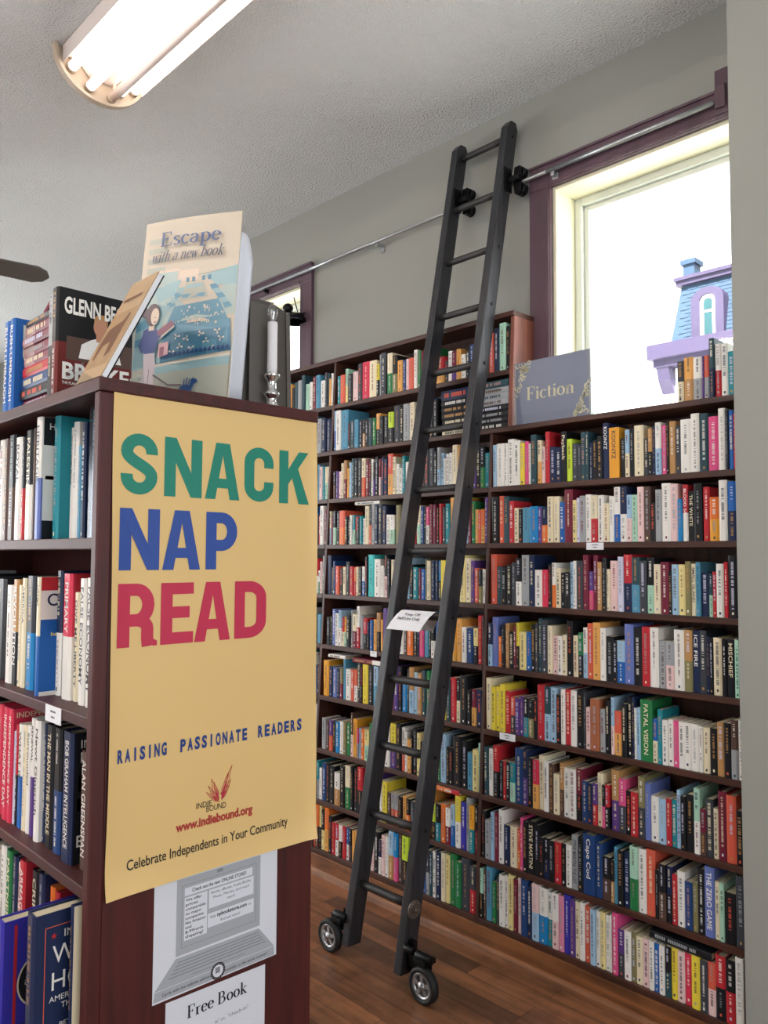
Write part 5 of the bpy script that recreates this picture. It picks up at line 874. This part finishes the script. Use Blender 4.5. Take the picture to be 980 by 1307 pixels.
# ------------------------------------------------------------------ yellow poster and notices on the bookcase end
def poster():
    X0, X1, Z0, Z1 = .6475, 1.1285, .958, 1.8965
    def Y(x, z):                                                   # lies flat, edges lifting a little
        u = (x-X0)/(X1-X0); v = (z-Z0)/(Z1-Z0)
        d = .0022+.004*max(0, (.10-u)/.10)**2*(.4+.6*math.sin(v*7)**2)+.006*max(0, (u-.93)/.07)**2*(.5+.5*math.sin(v*9+1))+.010*max(0, (.07-v)/.07)**2*(.3+.7*abs(2*u-1))
        return LY0-d
    m = MB(); NX, NZ = 36, 60
    g = [(X0+(X1-X0)*i/NX+(.003*math.sin(j/NZ*5) if i in (0, NX) else 0), Y(X0+(X1-X0)*i/NX, Z0+(Z1-Z0)*j/NZ), Z0+(Z1-Z0)*j/NZ) for j in range(NZ+1) for i in range(NX+1)]
    m.add(g, [(j*(NX+1)+i, j*(NX+1)+i+1, (j+1)*(NX+1)+i+1, (j+1)*(NX+1)+i) for j in range(NZ) for i in range(NX)], 0, True)
    inkm = [mat('poster_yellow', 'e8c684', .5, var=.03, vscale=2), mat('poster_green', '1c8672', .5), mat('poster_blue', '2d4fa0', .5), mat('poster_red', 'c62c50', .5), mat('poster_navy', '1f3f86', .5), mat('poster_brick', 'b03a34', .5), M_black]
    t = MB(); 
    def gw(word, xs, z0, z1, i):
        for ch, (a, b) in zip(word, xs): put_glyphs(t, gothic(ch, (b-a)/(z1-z0)), (a, 0, z0), (1, 0, 0), (0, 0, 1), z1-z0, z1-z0, i)
    gw('SNACK', [(.661, .736), (.7505, .833), (.8405, .922), (.934, 1.008), (1.0235, 1.104)], 1.6925, 1.808, 1)
    gw('NAP', [(.661, .743), (.7495, .832), (.8445, .918)], 1.550, 1.666, 2)
    gw('READ', [(.661, .735), (.7485, .819), (.8215, .904), (.9145, .993)], 1.407, 1.525, 3)
    for w_, a, b in (('RAISING', .666, .769), ('PASSIONATE', .794, .952), ('READERS', .975, 1.094)):
        n = len(w_); p = (b-a)/n
        for k, ch in enumerate(w_): put_text(t, ch, (a+p*(k+.5), 0, 1.1985), (1, 0, 0), (0, 0, 1), p*(.34 if ch == 'I' else .72), .0225, 4, off=.05, center=False) if False else put_text(t, ch, (a+p*k+p*(.35 if ch == 'I' else .1), 0, 1.1985), (1, 0, 0), (0, 0, 1), p*(.25 if ch == 'I' else .74), .0225, 4, off=.045)
    put_text(t, 'www.indiebound.org', (.789, 0, 1.0465), (1, 0, 0), (0, 0, 1), .176, .0165, 5, off=.04)
    put_text(t, 'Celebrate Independents in Your Community', (.690, 0, 1.0005), (1, 0, 0), (0, 0, 1), .366, .0185, 6, off=.008)
    put_text(t, 'INDIE', (.833, 0, 1.081), (1, 0, 0), (0, 0, 1), .034, .0115, 6, off=.0); put_text(t, 'BOUND', (.856, 0, 1.0705), (1, 0, 0), (0, 0, 1), .045, .0115, 6, off=.0)
    # red emblem: a dotted i with loose pointed leaves fanning upward
    def leaf(bx_, bz, tx, tz, wd, i=5, inner=True):
        d = Vector((tx-bx_, 0, tz-bz)); L = d.length; d /= L; nn = Vector((-d.z, 0, d.x)); N = 12
        def outl(s): return [Vector((bx_, 0, bz))+d*(L*k/N)+nn*(s*wd*math.sin(math.pi*(k/N)**.8)) for k in range(N+1)]
        for s in (1, -1):
            o = outl(s); q = [p-nn*(s*.0011) for p in o]; t.add(o+q, [(k, k+1, N+1+k+1, N+1+k) for k in range(N)], i)
        if inner:
            a = Vector((bx_, 0, bz))+d*(L*.12); b = Vector((bx_, 0, bz))+d*(L*.72); t.add([a+nn*.0012, b+nn*.0004, b-nn*.0004, a-nn*.0012], [(0, 1, 2, 3)], 3)
    for a in ((.888, 1.088, .914, 1.1525, .0055), (.889, 1.088, .912, 1.124, .0045), (.883, 1.088, .866, 1.1335, .0055), (.882, 1.087, .859, 1.121, .004), (.881, 1.086, .855, 1.109, .0035), (.887, 1.09, .906, 1.138, .004), (.884, 1.09, .872, 1.126, .0035), (.889, 1.087, .9085, 1.114, .0035)): leaf(*a)
    t.add([(.8855+.0034*math.cos(k*math.pi/8), 0, 1.1055+.0034*math.sin(k*math.pi/8)) for k in range(16)], [tuple(range(16))], 0)
    for x0, x1, z0, z1 in ((.8835, .8885, 1.084, 1.099), (.8815, .8885, 1.0965, 1.099)): t.add([(x0, 0, z0), (x1, 0, z0), (x1, 0, z1), (x0, 0, z1)], [(0, 1, 2, 3)], 0)
    lift = {0: .0011}
    base = len(m.v)
    for n_f, (f, i) in enumerate(zip(t.f, t.mi)):
        d = (.0022 if i == 0 else .0007)+2e-6*(n_f % 300)
        m.add([(t.v[k].x, Y(t.v[k].x, t.v[k].z)-d, t.v[k].z) for k in f], [tuple(range(len(f)))], i)
    o = m.build('poster', inkm, origin=((X0+X1)/2, LY0, Z0)); tag(o, 'large yellow poster reading snack nap read on the end of the near bookcase', 'poster')
poster()
def flyer():
    X0, X1, Z0, Z1 = .748, 1.031, .738, .9566
    Y = lambda x, z: LY0-.0009-.0009*(x-X0)/(X1-X0)
    inkm = [mat('flyer_paper', 'dfe4ee', .55), mat('flyer_grey', 'aab0b8', .6), mat('flyer_mid_grey', '868c94', .6), M_black]
    m = MB(); NX = 12
    g = [(X0+(X1-X0)*i/NX+(0, -.004)[j == 0 and i < 1]*0, Y(X0+(X1-X0)*i/NX, 0), (Z0, Z1)[j]) for j in range(2) for i in range(NX+1)]
    m.add(g, [(i, i+1, NX+2+i, NX+1+i) for i in range(NX)], 0)
    t = MB()
    def P(pts, i, d=0): t.add([(a, d, b) for a, b in pts], [tuple(range(len(pts)))], i)
    def R(a, b, c, e, i, d=0): P([(a, c), (b, c), (b, e), (a, e)], i, d)
    R(.795, .988, .811, .954, 1); R(.806, .978, .8235, .9405, 2, 1e-4); R(.807, .977, .8245, .9395, 1, 2e-4)
    R(.812, .968, .9195, .9345, 0, 3e-4); R(.812, .862, .8355, .9165, 0, 3e-4); R(.866, .971, .8805, .9165, 0, 3e-4); R(.864, .972, .844, .871, 0, 3e-4); R(.884, .897, .9455, .952, 2, 1e-4)
    P([(.795, .8075), (.986, .8055), (1.024, .759), (.752, .761)], 1); P([(.752, .7595), (1.024, .7575), (1.026, .7395), (.750, .7415)], 1)
    for k in range(5): z = .800-.006*k; x = .0045*k; P([(.800-x, z), (.984+x, z-.001), (.9855+x, z-.003), (.7985-x, z-.002)], 2, 1e-4)
    P([(.83, .768), (.95, .767), (.952, .7655), (.828, .7665)], 2, 1e-4); P([(.752, .7615), (1.024, .7595), (1.024, .7588), (.752, .7608)], 2, 1e-4)
    T = lambda s, x, z, wd, cap, i=3, off=.0: put_text(t, s, (x, 4e-4, z), (1, 0, 0), (0, 0, 1), wd, cap, i, off=off)
    T('Check out the new ONLINE STORE!!', .828, .924, .125, .0068, off=.02)
    for k, s in enumerate(('We offer', 'prices', 'comparable', 'to major', 'companies', 'like Amazon', 'and', '$.99/unit', 'shipping!')): T(s, .8145, .9085-.0086*k, min(.044, .0044*len(s)), .0052, off=.015)
    for k, (s, x, wd) in enumerate((('Books, eBooks, Audio Books,', .871, .094), ('Music, Movies, and much', .876, .084), ('more!', .908, .018))): T(s, x, .9075-.0098*k, wd, .0052)
    T('Visit', .868, .8605, .014, .0058); T('npbookstore.com', .885, .8605, .070, .0072, off=.03); T('to', .9595, .8605, .006, .0052); T('find out more!', .893, .849, .046, .0056)
    T('Cards with the website address', .768, .747, .105, .0058, off=.0); T('available at the book counter!', .905, .746, .103, .0058)
    C = (.889, .7535)
    for r, i, d in ((.0165, 3, 5e-4), (.0118, 0, 6e-4)): P([(C[0]+r*math.cos(k*math.pi/16), C[1]+r*math.sin(k*math.pi/16)) for k in range(32)], i, d)
    for k in range(20):
        a = k*math.pi/10; P([(C[0]+.0142*math.cos(a+q)+w_*math.cos(a), C[1]+.0142*math.sin(a+q)+w_*math.sin(a)) for q, w_ in ((-.03, -.0008), (.03, -.0008), (.03, .0008), (-.03, .0008))], 0, 6.5e-4)
    R(C[0]-.006, C[0]+.005, C[1]-.004, C[1]+.0075, 2, 7e-4)
    for f, i in zip(t.f, t.mi): m.add([(t.v[k].x, Y(t.v[k].x, 0)-.0003-t.v[k].y*.5, t.v[k].z) for k in f], [tuple(range(len(f)))], i)
    o = m.build('flyer', inkm, origin=(.89, LY0, .738)); tag(o, 'white flyer with a grey drawing of a laptop, taped below the yellow poster', 'flyer')
    X0, X1 = .776, 1.004
    m = MB(); m.add([(X0, LY0-.0006, .55), (X1, LY0-.0006, .55), (X1, LY0-.0006, .727), (X0, LY0-.0006, .732)], [(0, 1, 2, 3)], 0)
    put_serif(m, 'Free Book', (.822, LY0-.0011, .6865), (1, 0, 0), (0, 0, 1), .137, .0235, 3)
    put_text(m, 'What is it? It is "check-in"', (.80, LY0-.0011, .655), (1, 0, 0), (0, 0, 1), .163, .0068, 2) if False else put_text(m, '"check-in"', (.914, LY0-.0011, .6535), (1, 0, 0), (0, 0, 1), .049, .0072, 2)
    put_text(m, 'us,', (.898, LY0-.0011, .6535), (1, 0, 0), (0, 0, 1), .011, .0065, 2); put_text(m, 'to"', (.884, LY0-.0011, .6535), (1, 0, 0), (0, 0, 1), .010, .0068, 2)
    o = m.build('flyer', inkm, origin=(.89, LY0, .55)); tag(o, 'white notice headed Free Book, lowest on the end of the near bookcase', 'flyer')
flyer()
# ------------------------------------------------------------------ "Fiction" sign on the window counter
def fiction():
    x = 2.688; Y0, Y1, Z0, Z1 = 1.634, 2.012, 2.1265, 2.389
    t = thing('shelf_sign', 'grey sign reading Fiction with gold corner scrolls, standing on the window counter', 'sign', (x, 1.823, Z0-.001))
    M_sl = mat('slate_grey_print', '8c8ea6', .45); M_gd = mat('gold_print', 'ffefc0', .45)
    m = MB(); m.box(x, x+.0016, Y0+.014, Y1-.003, Z0+.002, Z1, 0)
    xs = x-.0006
    for a, b, c, d in ((Y0+.0165, Y0+.0185, Z0+.006, Z1-.004), (Y1-.0075, Y1-.0055, Z0+.006, Z1-.004)): m.quad((xs, a, c), (xs, b, c), (xs, b, d), (xs, a, d), 1)
    put_serif(m, 'Fiction', (xs, 1.951, 2.2265), (0, -1, 0), (0, 0, 1), .232, .054, 1)
    rr = random.Random(5)
    def curl(cy, cz, r, a0, a1, wd):
        N = 14; P = []
        for k in range(N+1):
            q = k/N; a = math.radians(a0+(a1-a0)*q); r_ = r*(1-.75*q); P.append((cy+r_*math.cos(a), cz+r_*math.sin(a)))
        for poly in stroke(P, wd, wd): m.add([(xs, a, b) for a, b in poly], [tuple(range(4))], 1)
    for sy, sz, y, z in ((-1, -1, Y1-.007, Z1-.003), (1, 1, Y0+.017, Z0+.007)):   # scrolls fill two opposite corners
        for k in range(13):
            u, v = rr.random(), rr.random()
            if u/.075*.072+v > 1.0: u, v = (1-u)*.95, (1-v)*.95
            a, b = u*.066, v*.125
            if a/.07+b/.13 > 1: continue
            a0 = rr.uniform(0, 360); curl(y+sy*(a+.004), z+sz*(b+.004), rr.uniform(.010, .017), a0, a0+rr.choice((-1, 1))*rr.uniform(260, 380), .0021)
        for k in range(9):
            q = k/8; curl(y+sy*(.066*(1-q)+.004), z+sz*(.126*q+.004), .010, 90*q+200*rr.random(), 360+90*q, .0020)
    m.build('printed_card', [M_sl, M_gd], t)
    m = MB(); m.box(x-.0028, x-.0008, Y0, Y1, Z0, Z1+.001); m.box(x+.0018, x+.0038, Y0, Y1, Z0, Z1+.001); m.box(x-.0028, x+.07, Y0, Y1, Z0-.0012, Z0-.0001); m.build('acrylic_holder', M_acryl, t)
fiction()
# ------------------------------------------------------------------ shelf edge labels
def edge_label(y0, y1, z0, z1, x, label, lines=2):
    m = MB(); m.box(x-.0012, x, y0, y1, z0, z1, 0)
    for k in range(lines):
        z = z1-(z1-z0)*(.38+.34*k); w = (y1-y0)*(.22 if k else .34); yy = (y0+y1)/2+w/2; 
        while yy > (y0+y1)/2-w/2: m.quad((x-.0015, yy, z), (x-.0015, yy-.0035, z), (x-.0015, yy-.0035, z+.0035), (x-.0015, yy, z+.0035), 1); yy -= .0045
    o = m.build('shelf_label', [M_wht, mat('grey_ink', '50505a', .7)]); tag(o, label, 'label', 'white shelf edge labels')
edge_label(1.572, 1.645, 1.605, 1.632, fx(1.634)-.0045, 'white label on the edge of the second shelf under the window')
edge_label(1.952, 2.030, .838, .866, fx(.865)-.0045, 'white label on the fifth shelf edge just right of the middle upright')
edge_label(2.775, 2.82, 1.095, 1.122, fx(1.123)-.0045, 'small white label on a shelf edge beside the left rail of the ladder', 1)
edge_label(1.541, 1.618, 1.25, 1.282, LX-.0005, 'white label on the second shelf edge of the near bookcase')

# ------------------------------------------------------------------ the wall of books: the largest as things, the rest as one mass
LIMIT = 299-N_BOOKS[0]
for k, (a, e, z, X, lab, grp, tx) in enumerate(pool[:LIMIT]):
    dep = min(depth_of(e[2]), XW-.018-X); book(e[0], e[1], e[2], z+.0003, X+R_.uniform(-.003, .004), dep, e[3], lab, grp, tx)
mb = MB(); ix = dict(PIX); pg = len(PKEYS)
for a, e, z, X, lab, grp, tx in pool[LIMIT:]:
    Xr = X+R_.uniform(-.003, .004); dep = min(depth_of(e[2]), XW-.018-Xr); cover(mb, ix, e[0], e[1], e[2], z+.0003, Xr, dep, e[3], R_); pages(mb, e[0], e[1], e[2], z+.0003, Xr, dep, pg, e[2] > .188)
for y, w, h, z, X, c in fill:
    dep = min(depth_of(h), (XW-.018-X) if X > 2 else .155); cover(mb, ix, y, w, h, z+.0003, X+R_.uniform(0, .006), dep, c, R_, marks=False); pages(mb, y, w, h, z+.0003, X+.006, dep, pg, False)
o = mb.build('book', PMATS+[M_page], origin=(2.7, 2.7, .115)); tag(o, 'rows of many smaller books filling the shelves around and behind the ladder', 'books', 'books on the wall shelves', 'stuff')
